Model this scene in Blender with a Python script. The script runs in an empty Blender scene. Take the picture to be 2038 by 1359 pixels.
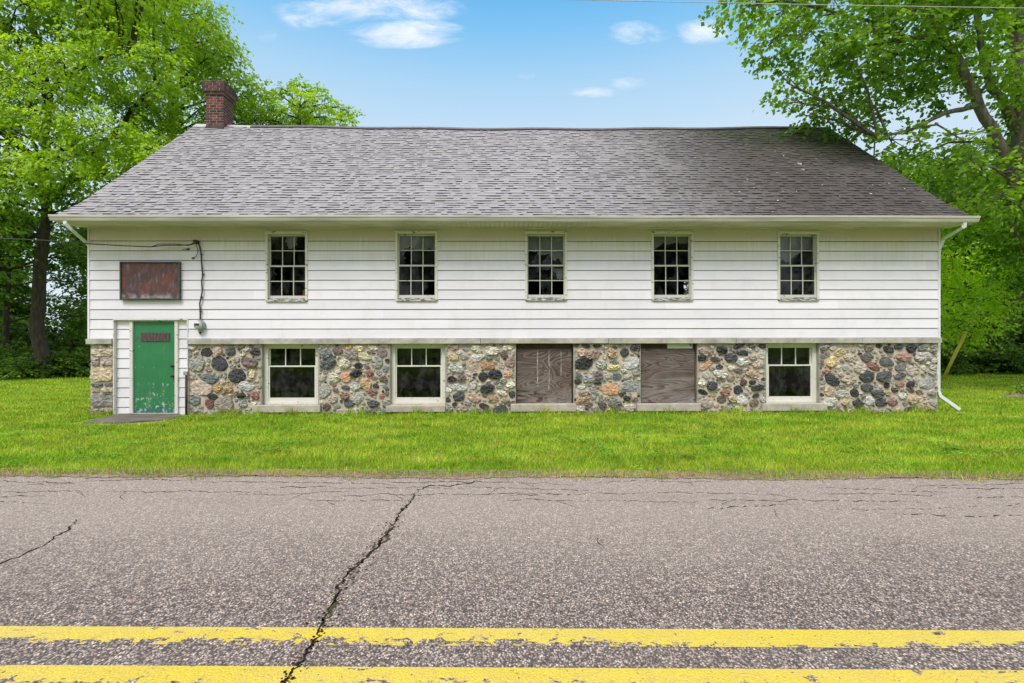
import bpy, math, random
import numpy as np
from mathutils import Vector, Matrix
random.seed(7); rng = np.random.default_rng(7)
R = math.radians
scene = bpy.context.scene
COL = scene.collection
# ------------------------------------------------------------------ camera
FP = 1000.0; W0 = 2038.0; CX = 1019.0; CY = 680.0; H = 1.54; ROLL = 0.0015
cam = bpy.data.cameras.new('camera'); cam.sensor_width = 36; cam.lens = 36 * FP / W0
cam.clip_start = 0.05; cam.clip_end = 3000
co = bpy.data.objects.new('camera', cam); COL.objects.link(co)
co.location = (0, 0, H); co.rotation_euler = (R(90), ROLL, 0)
scene.camera = co
scene.view_settings.view_transform = 'Standard'; scene.view_settings.look = 'None'
scene.view_settings.exposure = 0.38; scene.view_settings.gamma = 1
scene.view_settings.use_curve_mapping = False
# ------------------------------------------------------------------ node helpers
def setin(n, ins, nt):
    for k, v in ins.items():
        s = n.inputs[k]
        if isinstance(v, bpy.types.NodeSocket): nt.links.new(v, s)
        else:
            if isinstance(v, (tuple, list)) and s.type == 'RGBA' and len(v) == 3: v = (*v, 1)
            s.default_value = v
class G:
    def __init__(s, nt): s.nt = nt
    def n(s, typ, ins=None, out=0, **props):
        n = s.nt.nodes.new('ShaderNode' + typ)
        for k, v in props.items(): setattr(n, k, v)
        if ins: setin(n, ins, s.nt)
        return n.outputs[out]
    def m(s, op, a, b=None, c=None, clamp=False):
        ins = {0: a}
        if b is not None: ins[1] = b
        if c is not None: ins[2] = c
        return s.n('Math', ins, operation=op, use_clamp=clamp)
    def mix(s, f, a, b, blend='MIX'):
        return s.n('Mix', {0: f, 6: a, 7: b}, out=2, data_type='RGBA', blend_type=blend)
    def noise(s, vec, scale, detail=4, rough=0.55, out=0, dist=0.0):
        return s.n('TexNoise', {'Vector': vec, 'Scale': scale, 'Detail': detail, 'Roughness': rough, 'Distortion': dist}, out=out)
    def ramp(s, f, stops, interp='LINEAR'):
        n = s.nt.nodes.new('ShaderNodeValToRGB'); cr = n.color_ramp; cr.interpolation = interp
        while len(cr.elements) < len(stops): cr.elements.new(0.5)
        for e, (p, c) in zip(cr.elements, stops):
            e.position = p; e.color = (*c, 1) if not isinstance(c, (int, float)) else (c, c, c, 1)
        s.nt.links.new(f, n.inputs[0]); return n.outputs[0]
    def range(s, v, a, b, c=0.0, d=1.0, smooth=False):
        return s.n('MapRange', {0: v, 1: a, 2: b, 3: c, 4: d}, interpolation_type='SMOOTHSTEP' if smooth else 'LINEAR')
    def scale(s, vec, sc):
        return s.n('Mapping', {'Vector': vec, 'Scale': sc})
    def bump(s, h, strength, dist, normal=None):
        ins = {'Height': h, 'Strength': strength, 'Distance': dist}
        if normal is not None: ins['Normal'] = normal
        return s.n('Bump', ins)
def material(name):
    m = bpy.data.materials.new(name); m.use_nodes = True
    m.node_tree.nodes.clear(); return m, G(m.node_tree)
def finish(m, g, shader):
    o = g.nt.nodes.new('ShaderNodeOutputMaterial'); g.nt.links.new(shader, o.inputs['Surface']); return m
def pbr(m, g, color, rough=0.7, normal=None, spec=0.4, metal=0.0):
    ins = {'Base Color': color, 'Roughness': rough, 'Metallic': metal, 'Specular IOR Level': spec}
    if normal is not None: ins['Normal'] = normal
    return finish(m, g, g.n('BsdfPrincipled', ins))
def obco(g): return g.n('TexCoord', out=3)
def geo(g): return g.n('NewGeometry', out=0)
# ------------------------------------------------------------------ world: clear sky with thin cloud, plus brighter cloud added out of view
SUN_EL, SUN_AZ = R(56), R(-155)      # azimuth measured from +Y towards +X
world = bpy.data.worlds.new('World'); scene.world = world; world.use_nodes = True
nt = world.node_tree; nt.nodes.clear(); g = G(nt)
sky = nt.nodes.new('ShaderNodeTexSky'); sky.sky_type = 'NISHITA'; sky.sun_disc = False
sky.sun_elevation = SUN_EL; sky.sun_rotation = SUN_AZ; sky.air_density = 1.0; sky.dust_density = 0.6; sky.ozone_density = 2.0
skc = g.mix(1.0, sky.outputs[0], (0.105, 0.105, 0.105), 'MULTIPLY')
d = g.n('TexCoord', out=0)
sx = g.nt.nodes.new('ShaderNodeSeparateXYZ'); nt.links.new(d, sx.inputs[0])
X, Y, Z = sx.outputs
Ys = g.m('MAXIMUM', Y, 0.02)
tx = g.m('DIVIDE', X, Ys); tz = g.m('DIVIDE', Z, Ys)
el = g.m('MULTIPLY', tz, 1.0)
grad = g.ramp(g.m('MULTIPLY', Z, 1.0), [(0.0, (0.76, 0.87, 0.95)), (0.36, (0.63, 0.80, 0.95)), (0.45, (0.45, 0.71, 0.95)), (0.53, (0.23, 0.58, 0.94)), (0.585, (0.13, 0.47, 0.88)), (1.0, (0.06, 0.26, 0.6))])
skc = g.mix(0.9, skc, grad)
cv = g.n('CombineXYZ', {0: g.m('MULTIPLY', tx, 1.0), 1: g.m('MULTIPLY', tz, 2.6), 2: 0.0})
cn = g.noise(cv, 8.0, 9, 0.66, dist=0.5)
mask = None
for (cx, cy, rx, rz, a) in [(740, 10, 210, 46, .95), (800, 66, 140, 34, 1.15), (640, 35, 100, 30, .55), (530, 66, 30, 20, .35), (1275, 66, 76, 27, .8), (1398, 62, 70, 30, .8), (1185, 183, 62, 14, .8), (1245, 168, 48, 18, .75), (1050, 150, 22, 10, .4)]:
    ex = g.m('DIVIDE', g.m('SUBTRACT', tx, (cx - CX) / FP), rx / FP)
    ez = g.m('DIVIDE', g.m('SUBTRACT', tz, (CY - cy) / FP), rz / FP)
    r2 = g.m('ADD', g.m('MULTIPLY', ex, ex), g.m('MULTIPLY', ez, ez))
    v = g.m('MULTIPLY', g.m('SUBTRACT', 1.0, r2, clamp=True), a)
    mask = v if mask is None else g.m('MAXIMUM', mask, v)
front = g.range(Y, 0.02, 0.1)
cl = g.m('MULTIPLY', g.range(g.m('ADD', mask, g.m('MULTIPLY', g.m('SUBTRACT', cn, 0.5), 3.4)), 0.0, 1.9, smooth=True), g.range(mask, 0.0, 0.25))
cl = g.m('MULTIPLY', cl, front)
hn = g.noise(g.scale(d, (1, 1, 2.2)), 2.2, 5, 0.55)
over = g.m('MULTIPLY', g.range(g.m('SUBTRACT', Z, g.m('MULTIPLY', Y, 0.45)), 0.30, 0.62, smooth=True), g.range(hn, 0.30, 0.52, 0.55, 1.0))
skc = g.mix(g.m('MULTIPLY', cl, 1.0), skc, (1.02, 1.03, 1.08))
skc = g.mix(over, skc, (1.28, 1.30, 1.44))  # bright cloud added overhead and behind the camera, for neutral fill light
bg = g.n('Background', {'Color': skc, 'Strength': 1.0})
wo = nt.nodes.new('ShaderNodeOutputWorld'); nt.links.new(bg, wo.inputs['Surface'])
bg.node.inputs['Strength'].default_value = 0.80
sun = bpy.data.lights.new('sun', 'SUN'); sun.energy = 2.35; sun.angle = R(20); sun.color = (1.0, 0.955, 0.90)
so = bpy.data.objects.new('sun', sun); COL.objects.link(so)
sd = Vector((math.sin(SUN_AZ) * math.cos(SUN_EL), math.cos(SUN_AZ) * math.cos(SUN_EL), math.sin(SUN_EL)))
so.rotation_euler = sd.to_track_quat('Z', 'Y').to_euler()
# ------------------------------------------------------------------ mesh helpers
class MB:
    def __init__(s): s.v = []; s.f = []; s.mi = []; s.c = []
    def face(s, pts, mi=0, c=None):
        b = len(s.v); s.v.extend([tuple(p) for p in pts]); s.f.append(tuple(range(b, b + len(pts)))); s.mi.append(mi); s.c.append(c or (1, 1, 1))
    def box(s, x0, x1, y0, y1, z0, z1, mi=0, c=None, skip=''):
        b = len(s.v)
        s.v += [(x0, y0, z0), (x1, y0, z0), (x1, y1, z0), (x0, y1, z0), (x0, y0, z1), (x1, y0, z1), (x1, y1, z1), (x0, y1, z1)]
        for q in [(0, 3, 2, 1), (4, 5, 6, 7), (0, 1, 5, 4), (1, 2, 6, 5), (2, 3, 7, 6), (3, 0, 4, 7)]:
            s.f.append(tuple(b + i for i in q)); s.mi.append(mi); s.c.append(c or (1, 1, 1))
    def add(s, verts, faces, mi=0, c=None):
        b = len(s.v); s.v += [tuple(p) for p in verts]
        for q in faces: s.f.append(tuple(b + i for i in q)); s.mi.append(mi); s.c.append(c or (1, 1, 1))
    def tube(s, pts, rad, n=8, mi=0, c=None, cap=True):
        pts = [Vector(p) for p in pts]; m = len(pts)
        if isinstance(rad, (int, float)): rad = [rad] * m
        up = None; rings = []
        for i, p in enumerate(pts):
            t = (pts[min(i + 1, m - 1)] - pts[max(i - 1, 0)]).normalized()
            if up is None: up = t.orthogonal().normalized()
            up = (up - t * up.dot(t)).normalized(); sd = t.cross(up)
            rings.append([p + (up * math.cos(a) + sd * math.sin(a)) * rad[i] for a in [2 * math.pi * k / n for k in range(n)]])
        v = [q for r in rings for q in r]; f = []
        for i in range(m - 1):
            for k in range(n): f.append((i * n + k, i * n + (k + 1) % n, (i + 1) * n + (k + 1) % n, (i + 1) * n + k))
        if cap: f.append(tuple(range(n))[::-1]); f.append(tuple((m - 1) * n + k for k in range(n)))
        s.add(v, f, mi, c)
    def build(s, name, mats, parent=None, loc=None, smooth=False, attr=False):
        me = bpy.data.meshes.new(name); me.from_pydata(s.v, [], s.f)
        if not isinstance(mats, (list, tuple)): mats = [mats]
        for m in mats: me.materials.append(m)
        me.polygons.foreach_set('material_index', s.mi)
        if smooth: me.polygons.foreach_set('use_smooth', [True] * len(s.f))
        if attr:
            a = me.attributes.new('tint', 'FLOAT_COLOR', 'FACE')
            arr = np.ones((len(s.f), 4)); arr[:, :3] = np.array(s.c); a.data.foreach_set('color', arr.ravel())
        me.update()
        o = bpy.data.objects.new(name, me); COL.objects.link(o)
        if parent: o.parent = parent
        if loc: o.location = loc
        return o
def thing(name, label, cat, loc=(0, 0, 0), rz=0, group=None):
    o = bpy.data.objects.new(name, None); COL.objects.link(o); o.location = loc; o.rotation_euler = (0, 0, rz)
    return tag(o, label, cat, group)
def tag(o, label, cat, group=None, kind=None):
    o['label'] = label; o['category'] = cat
    if group: o['group'] = group
    if kind: o['kind'] = kind
    return o
def mark(o, kind): o['kind'] = kind; return o
def nprand(name, V, Fa, mat, attrs=None, parent=None, loc=None, smooth=False):
    """fast mesh from numpy: V (n,3), Fa (m,k)"""
    me = bpy.data.meshes.new(name); n = len(V); m, k = Fa.shape
    me.vertices.add(n); me.vertices.foreach_set('co', np.ascontiguousarray(V, dtype=np.float32).ravel())
    me.loops.add(m * k); me.loops.foreach_set('vertex_index', Fa.astype(np.int32).ravel())
    me.polygons.add(m); me.polygons.foreach_set('loop_start', np.arange(0, m * k, k, dtype=np.int32))
    if attrs is not None:
        a = me.attributes.new('tint', 'FLOAT_COLOR', 'FACE')
        arr = np.ones((m, 4), dtype=np.float32); arr[:, :3] = attrs; a.data.foreach_set('color', arr.ravel())
    me.materials.append(mat); me.update(calc_edges=True); me.validate()
    o = bpy.data.objects.new(name, me); COL.objects.link(o)
    if parent: o.parent = parent
    if loc: o.location = loc
    return o
# ------------------------------------------------------------------ house frame of reference
D = 10.75; TH = R(0.67); s_, c_ = math.sin(TH), math.cos(TH)
def U(px, yo=0.0):                # photo column -> distance along the front of the house (metres), at depth yo behind the wall
    p = px - CX; dd = D + yo * c_
    return (p * dd + FP * yo * s_) / (FP * c_ - p * s_)
def Zp(py, px, yo=0.0):
    dd = D + U(px, yo) * s_ + yo
    return H + (CY + (px - CX) * ROLL - py) * dd / FP
def P(px, py, d):                 # a point at distance d
    return Vector(((px - CX) / FP * d, d, H + (CY - py) / FP * d))
def hloc(u, y, z): return (u * c_ - y * s_, D + u * s_ + y * c_, z)
# ------------------------------------------------------------------ materials
def m_siding():
    m, g = material('white_siding'); o = obco(g)
    sp = g.n('SeparateXYZ', {0: o}); X_ = sp; Zs = sp.node.outputs[2]
    col = g.mix(g.range(g.noise(g.scale(o, (0.35, 1, 1.2)), 1.5, 5, 0.6), 0.35, 0.7), (0.83, 0.795, 0.845), (0.76, 0.73, 0.80))
    col = g.mix(g.range(g.noise(g.scale(o, (0.5, 1, 8)), 3.0, 5, 0.7), 0.55, 0.8, 0, 0.35), col, (0.55, 0.54, 0.52))
    ci = g.m('FLOOR', g.m('DIVIDE', g.m('SUBTRACT', Zs, Z0S), PITCH)); bi = g.m('FLOOR', g.m('ADD', g.m('MULTIPLY', X_, 0.27), g.m('MULTIPLY', ci, 0.37)))
    wn = g.n('TexWhiteNoise', {'Vector': g.n('CombineXYZ', {0: bi, 1: ci, 2: 0.0})}, noise_dimensions='3D')
    col = g.mix(1.0, col, g.ramp(wn, [(0.0, (.90, .90, .90)), (1.0, (1.0, 1.0, 1.0))]), 'MULTIPLY')
    col = g.mix(g.m('MULTIPLY', g.range(g.noise(g.scale(o, (0.8, 1, 0.5)), 2.2, 6, 0.7), 0.50, 0.75), 0.30), col, (0.52, 0.50, 0.46))
    # algae stain under the eave, with vertical drips washed through it
    drip = g.noise(g.scale(o, (9.0, 1, 0.5)), 1.6, 4, 0.65)
    broad = g.noise(g.scale(o, (0.9, 1, 0.6)), 0.8, 3, 0.5)
    edge = g.m('ADD', Zs, g.m('ADD', g.m('MULTIPLY', g.m('SUBTRACT', drip, 0.5), 0.62), g.m('MULTIPLY', g.m('SUBTRACT', broad, 0.5), 0.35)))
    st = g.range(edge, 3.52, 3.76, smooth=True)
    st2 = g.m('MULTIPLY', g.range(edge, 3.1, 3.6, smooth=True), 0.42)
    col = g.mix(st2, col, (0.52, 0.51, 0.34))
    col = g.mix(g.m('MULTIPLY', st, 0.85), col, g.mix(broad, (0.50, 0.43, 0.335), (0.66, 0.58, 0.48)))
    pale = g.m('MULTIPLY', g.range(drip, 0.66, 0.72), st)
    col = g.mix(g.m('MULTIPLY', pale, 0.85), col, (0.80, 0.77, 0.72))
    speck = g.range(g.noise(o, 14, 2, 0.5), 0.80, 0.83)
    col = g.mix(g.m('MULTIPLY', speck, 0.5), col, (0.30, 0.28, 0.25))
    b = g.bump(g.noise(g.scale(o, (0.6, 1, 3)), 2.0, 3), 0.25, 0.01)
    return pbr(m, g, col, 0.55, b, 0.3)
def m_noise(name, a, b, scale=6, rough=0.8, bump=0.3, bd=0.005, lo=0.35, hi=0.65, sc=(1, 1, 1), spec=0.3, metal=0.0, extra=None):
    m, g = material(name); o = obco(g); v = g.scale(o, sc)
    n = g.noise(v, scale, 6, 0.6)
    col = g.mix(g.range(n, lo, hi), a, b)
    if extra:
        for (c2, s2, l2, h2, st) in extra:
            col = g.mix(g.m('MULTIPLY', g.range(g.noise(g.n('Mapping', {'Vector': v, 'Location': (s2, 3, 1)}), s2, 5, 0.6), l2, h2), st), col, c2)
    return pbr(m, g, col, rough, g.bump(n, bump, bd), spec, metal)
def m_peel(name, thr=0.55, sc=(1, 1, 3), base=(0.66, 0.64, 0.57), wood=(0.26, 0.24, 0.20), nscale=9):
    m, g = material(name); o = obco(g); v = g.scale(o, sc)
    n = g.noise(v, nscale, 6, 0.65)
    paint = g.mix(g.noise(o, 5, 3), base, tuple(c * 0.8 for c in base))
    wd = g.mix(g.noise(g.scale(o, (1, 1, 14)), 6, 4), wood, tuple(c * 0.45 for c in wood))
    f = g.range(n, thr, thr + 0.03)
    return pbr(m, g, g.mix(f, paint, wd), 0.65, g.bump(f, 0.4, 0.004), 0.3)
Z0S, PITCH = 1.612, 0.2075
SIDING = m_siding()
GRIME_SHADE = m_noise('joint_grime_shade', (0.05, 0.045, 0.04), (0.10, 0.09, 0.08), 5, 0.9)  # dark gap strips: joint dirt with the laps' shadow lines painted in
TRIM = m_peel('trim_paint', 0.60, base=(0.74, 0.71, 0.65), nscale=7)
SASH = m_peel('sash_paint', 0.62, (1, 1, 1), (0.64, 0.63, 0.58), nscale=14)
SILLP = m_peel('peeling_sill', 0.47, (1, 1, 4), (0.62, 0.61, 0.57), (0.20, 0.185, 0.16), 13)
TRIMLOW = m_peel('lower_trim_paint', 0.62, (1, 1, 1.5), (0.74, 0.72, 0.64), nscale=11)
GUTTER = m_noise('gutter_metal', (0.64, 0.60, 0.56), (0.43, 0.40, 0.36), 3, 0.45, 0.05, sc=(0.3, 1, 3))
SOFFIT = m_noise('soffit_panel', (0.66, 0.60, 0.56), (0.50, 0.45, 0.41), 2.5, 0.6, 0.1, sc=(0.5, 1, 1))
SPOUT = m_noise('downspout_metal', (0.72, 0.73, 0.74), (0.60, 0.61, 0.60), 4, 0.4, 0.05)
CONC = m_noise('ledge_concrete', (0.52, 0.49, 0.43), (0.30, 0.28, 0.25), 3.5, 0.9, 0.6, 0.006, sc=(1, 1, 1.2), extra=[((0.20, 0.19, 0.17), 24, 0.55, 0.72, 0.6)])
CONC2 = m_noise('sill_concrete', (0.50, 0.46, 0.39), (0.36, 0.32, 0.27), 5, 0.9, 0.6, 0.006, extra=[((0.22, 0.20, 0.17), 20, 0.56, 0.7, 0.6)])
SLAB = m_noise('step_concrete', (0.17, 0.145, 0.12), (0.10, 0.088, 0.075), 3, 0.85, 0.6, 0.006, extra=[((0.09, 0.085, 0.08), 15, 0.52, 0.7, 0.5)])
MORTAR = m_noise('mortar', (0.60, 0.51, 0.41), (0.45, 0.38, 0.305), 7, 0.95, 1.0, 0.02, extra=[((0.30, 0.27, 0.23), 22, 0.5, 0.7, 0.5)])
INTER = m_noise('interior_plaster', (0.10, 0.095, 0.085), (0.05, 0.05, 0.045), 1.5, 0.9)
BLACKW = m_noise('dark_wood', (0.07, 0.05, 0.04), (0.14, 0.075, 0.055), 5, 0.8)
JAMB = m_noise('grey_jamb_wood', (0.40, 0.37, 0.32), (0.24, 0.22, 0.19), 6, .9, sc=(8, 1, .6))
WIRE = m_noise('cable_sheath', (0.03, 0.03, 0.03), (0.05, 0.048, 0.045), 5, 0.6)
WIREG = m_noise('bare_cable', (0.55, 0.56, 0.58), (0.42, 0.43, 0.45), 5, 0.4, metal=0.3)
RUSTP = m_noise('rusty_pipe', (0.10, 0.055, 0.04), (0.05, 0.035, 0.03), 12, 0.85)
STEEL = m_noise('galvanised', (0.45, 0.45, 0.44), (0.3, 0.3, 0.3), 12, 0.5, metal=0.4)
def m_stone():
    m, g = material('fieldstone'); o = obco(g)
    a = g.n('Attribute', attribute_name='tint')
    n1 = g.noise(g.scale(o, (1, 1, 1.8)), 16, 6, 0.65, dist=0.8); n2 = g.noise(o, 60, 4, 0.6)
    col = g.mix(1.0, a, g.ramp(n1, [(0.30, 0.30), (0.43, 0.75), (0.55, 1.1), (0.68, 1.9)]), 'MULTIPLY')
    col = g.mix(g.range(n2, 0.56, 0.68, 0, 0.5), col, (0.50, 0.46, 0.40))
    col = g.mix(g.range(g.noise(o, 28, 4, 0.6), 0.62, 0.72, 0, 0.5), col, (0.10, 0.085, 0.075))
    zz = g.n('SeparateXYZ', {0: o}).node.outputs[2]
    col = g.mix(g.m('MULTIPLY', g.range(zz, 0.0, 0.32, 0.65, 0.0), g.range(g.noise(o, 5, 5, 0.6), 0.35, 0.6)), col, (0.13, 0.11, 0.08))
    hs = g.n('HueSaturation', {'Saturation': 0.82, 'Value': 1.10, 'Color': col}); col = hs
    b = g.bump(n1, 0.9, 0.022, g.bump(n2, 0.8, 0.008))
    return pbr(m, g, col, 0.75, b, 0.35)
STONE = m_stone()
def m_shingle():
    m, g = material('asphalt_shingle'); o = obco(g)
    a = g.n('Attribute', attribute_name='tint')
    sp = g.n('SeparateXYZ', {0: o}); xo = sp; zo = sp.node.outputs[2]
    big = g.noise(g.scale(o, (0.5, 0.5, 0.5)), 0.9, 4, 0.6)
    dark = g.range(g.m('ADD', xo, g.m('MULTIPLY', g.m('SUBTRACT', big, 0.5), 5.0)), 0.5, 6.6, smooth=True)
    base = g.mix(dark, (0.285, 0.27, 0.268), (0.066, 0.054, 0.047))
    base = g.mix(g.range(big, 0.4, 0.7, 0, 0.22), base, (0.21, 0.2, 0.205))
    # streaks of algae running down the slope
    strk = g.noise(g.scale(o, (2.4, 0.3, 0.3)), 1.0, 5, 0.6)
    base = g.mix(g.m('MULTIPLY', g.range(strk, 0.5, 0.72), g.m('ADD', g.m('MULTIPLY', dark, 0.35), 0.10)), base, (0.07, 0.06, 0.06))
    # moss by the ridge at the tree end
    mo = g.m('MULTIPLY', g.range(g.m('ADD', zo, g.m('MULTIPLY', g.m('SUBTRACT', xo, 7.2), 0.28)), 6.3, 7.7, smooth=True), g.range(xo, 4.3, 7.0, smooth=True))
    mn = g.range(g.noise(g.scale(o, (1, 1, 1)), 3.5, 6, 0.65), 0.42, 0.58)
    base = g.mix(g.m('MULTIPLY', g.m('MULTIPLY', mo, mn), 0.9), base, (0.085, 0.115, 0.03))
    col = g.mix(1.0, base, a, 'MULTIPLY')
    gr = g.noise(o, 160, 2, 0.5)
    col = g.mix(1.0, col, g.ramp(gr, [(0.3, 0.75), (0.7, 1.25)]), 'MULTIPLY')
    col = g.mix(g.m('MULTIPLY', g.range(g.noise(o, 11, 1, 0.4), 0.775, 0.785), g.range(xo, 2.0, 5.0)), col, (0.6, 0.58, 0.45))
    return pbr(m, g, col, 0.72, g.bump(gr, 0.5, 0.003), 0.35)
SHING = m_shingle()
RIDGE = m_noise('ridge_vent_black', (0.035, 0.033, 0.033), (0.06, 0.055, 0.055), 5, 0.8)
CAPG = m_noise('ridge_cap_grey', (0.17, 0.16, 0.165), (0.09, 0.085, 0.085), 5, 0.8)
PALECAP = m_noise('pale_flashing', (0.50, 0.50, 0.50), (0.38, 0.38, 0.39), 4, 0.55)
def m_brick():
    m, g = material('chimney_brick'); o = obco(g); a = g.n('Attribute', attribute_name='tint')
    n = g.noise(o, 24, 5, 0.6)
    col = g.mix(1.0, a, g.ramp(n, [(0.3, 0.6), (0.7, 1.35)]), 'MULTIPLY')
    col = g.mix(g.range(g.noise(o, 6, 4), 0.38, 0.60, 0, 0.9), col, (0.04, 0.028, 0.027))
    return pbr(m, g, col, 0.85, g.bump(n, 0.6, 0.006), 0.25)
BRICK = m_brick()
def m_glass(name='window_glass', tint=0.62, dirt_reflection=0.10):
    m, g = material(name); o = obco(g)
    tr = g.n('BsdfTransparent', {'Color': (tint, tint * 1.02, tint)})
    n = g.noise(o, 1.8, 3)
    gl = g.n('BsdfGlossy', {'Color': (0.85, 0.9, 0.9), 'Roughness': 0.03, 'Normal': g.bump(n, 0.15, 0.02)})
    fr = g.m('MULTIPLY', g.n('Fresnel', {'IOR': 1.45}), 0.8)
    s = g.n('MixShader', {0: fr, 1: tr, 2: gl})
    df = g.n('BsdfDiffuse', {'Color': (0.16, 0.165, 0.155)})
    dn = g.m('MULTIPLY', g.range(g.noise(g.scale(o, (2, 1, 1.2)), 3.2, 5, 0.65), 0.45, 0.75), dirt_reflection * 2.2)  # grey diffuse veil: pane dirt with a soft reflection painted in
    return finish(m, g, g.n('MixShader', {0: dn, 1: s, 2: df}))
GLASS = m_glass(); GLASSLOW = m_glass('lower_glass', 0.5, 0.12)
def m_door():
    m, g = material('green_door_paint'); o = obco(g)
    col = g.mix(g.noise(g.scale(o, (1.5, 1, .6)), 3.5, 5, 0.6), (0.016, 0.135, 0.050), (0.045, 0.235, 0.095))
    col = g.mix(g.range(g.noise(g.scale(o, (2, 1, .5)), 2.6, 3), 0.58, 0.75, 0, 0.5), col, (0.11, 0.28, 0.09))
    sp = g.n('SeparateXYZ', {0: o}); z = sp.node.outputs[2]
    low = g.range(z, 0.0, 1.1, 0.12, -0.01)
    f = g.range(g.m('ADD', g.noise(g.scale(o, (1.5, 1, 1)), 9, 6, 0.7), low), 0.655, 0.68)
    col = g.mix(f, col, (0.42, 0.46, 0.44))
    f2 = g.range(g.noise(g.scale(o, (1, 1, 1.0)), 5.5, 5, 0.65), 0.60, 0.64)
    col = g.mix(f2, col, (0.06, 0.10, 0.10))
    col = g.mix(g.range(z, 0.0, 0.14, 0.45, 0.0), col, (0.04, 0.07, 0.16))
    return pbr(m, g, col, 0.42, g.bump(f, 0.3, 0.003), 0.45)
DOORM = m_door()
def m_sign():
    m, g = material('rusted_sign_sheet'); o = obco(g)
    col = g.mix(g.range(g.noise(g.scale(o, (1.2, 1, 1)), 3.5, 6, 0.65), 0.42, 0.62), (0.06, 0.04, 0.042), (0.15, 0.045, 0.03))
    col = g.mix(g.range(g.noise(g.scale(o, (2.6, 1, 1.1)), 4.5, 7, 0.75), 0.50, 0.72, 0, 0.6), col, (0.22, 0.20, 0.23))
    sp = g.n('SeparateXYZ', {0: o}); z = sp.node.outputs[2]
    col = g.mix(g.m('MULTIPLY', g.range(z, -0.40, -0.24, 0.8, 0.0), g.range(g.noise(o, 9, 4), 0.4, 0.6)), col, (0.42, 0.42, 0.46))
    return pbr(m, g, col, 0.6, g.bump(g.noise(o, 20, 4), 0.4, 0.003), 0.4)
SIGNM = m_sign()
SIGNF = m_noise('sign_frame_metal', (0.10, 0.105, 0.09), (0.05, 0.045, 0.04), 8, 0.7)
def m_ply(name, seed, grey, st=(0.55, 1, 1.7)):
    m, g = material(name); o = g.n('Mapping', {'Vector': obco(g), 'Location': (seed, seed * 0.7, seed * 1.3)})
    wv = g.noise(g.scale(o, st), 1.35, 2, 0.45, dist=0.9)
    rings = g.m('FRACT', g.m('MULTIPLY', wv, 17.0))
    line = g.ramp(rings, [(0.0, 0.0), (0.3, 0.35), (0.7, 0.75), (0.92, 1.0), (0.99, 0.0)])
    big = g.noise(g.scale(obco(g), (0.7, 1, 1.6)), 1.6, 4, 0.6)
    lightc = g.mix(g.range(big, 0.38, 0.62), (0.20, 0.135, 0.105), grey)
    col = g.mix(line, (0.035, 0.021, 0.02), lightc)
    sp = g.n('SeparateXYZ', {0: obco(g)}); z = sp.node.outputs[2]
    col = g.mix(g.range(z, 0.0, 1.25, 0.0, 0.45), col, (0.075, 0.04, 0.038))
    wn = g.noise(g.scale(o, (1, 1, 1.6)), 2.6, 6, 0.7)
    col = g.mix(g.m('MULTIPLY', g.range(z, 0.15, 0.85, 0.45, 0.08), g.range(wn, 0.40, 0.62)), col, (0.34, 0.30, 0.28))
    fine = g.noise(g.scale(o, (1, 1, 22)), 4, 5, 0.6)
    col = g.mix(g.range(fine, 0.5, 0.75, 0, 0.4), col, (0.08, 0.06, 0.055))
    return pbr(m, g, col, 0.8, g.bump(rings, 0.25, 0.003), 0.25)
PLY1 = m_ply('weathered_plywood', 3.1, (0.25, 0.215, 0.195)); PLY2 = m_ply('grained_plywood', 8.4, (0.28, 0.255, 0.24), (0.32, 1, 2.1))
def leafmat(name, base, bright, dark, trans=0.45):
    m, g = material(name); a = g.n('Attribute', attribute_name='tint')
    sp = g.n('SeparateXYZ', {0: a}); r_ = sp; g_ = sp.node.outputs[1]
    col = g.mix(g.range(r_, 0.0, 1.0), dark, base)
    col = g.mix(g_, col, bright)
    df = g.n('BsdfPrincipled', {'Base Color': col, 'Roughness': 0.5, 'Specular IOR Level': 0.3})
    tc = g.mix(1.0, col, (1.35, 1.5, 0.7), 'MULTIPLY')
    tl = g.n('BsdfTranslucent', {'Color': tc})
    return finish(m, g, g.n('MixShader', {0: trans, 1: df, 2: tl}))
LEAF_L = leafmat('locust_leaves', (0.25, 0.40, 0.024), (0.49, 0.62, 0.045), (0.045, 0.105, 0.012), 0.52)
LEAF_M = leafmat('maple_leaves', (0.20, 0.36, 0.034), (0.43, 0.59, 0.055), (0.06, 0.13, 0.018), 0.52)
LEAF_B = leafmat('thicket_leaves', (0.11, 0.215, 0.024), (0.26, 0.41, 0.035), (0.025, 0.066, 0.010), 0.45)
LEAF_E = leafmat('box_elder_leaves', (0.32, 0.50, 0.025), (0.60, 0.75, 0.05), (0.12, 0.24, 0.015), 0.55)
BARK = m_noise('bark', (0.075, 0.058, 0.045), (0.028, 0.024, 0.019), 4, 0.95, 1.0, 0.03, sc=(3, 3, 0.7))
BARKM = m_noise('maple_bark', (0.21, 0.185, 0.155), (0.09, 0.078, 0.062), 4, 0.95, 1.0, 0.03, sc=(3, 3, 0.7))
# ------------------------------------------------------------------ ground
def m_lawn():
    m, g = material('lawn_ground'); o = geo(g)
    n = g.noise(o, 0.7, 5, 0.6); n2 = g.noise(o, 9, 5, 0.65)
    col = g.mix(g.range(n, 0.35, 0.65), (0.20, 0.32, 0.020), (0.29, 0.40, 0.035))
    col = g.mix(g.range(n2, 0.45, 0.7, 0, 0.7), col, (0.05, 0.10, 0.015))
    return pbr(m, g, col, 0.9, g.bump(n2, 0.8, 0.04), 0.1)
LAWN = m_lawn()
mb = MB(); S = 260
mb.face([(-S, -S, 0), (S, -S, 0), (S, S, 0), (-S, S, 0)])
mark(mb.build('ground', LAWN), 'structure')
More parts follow.
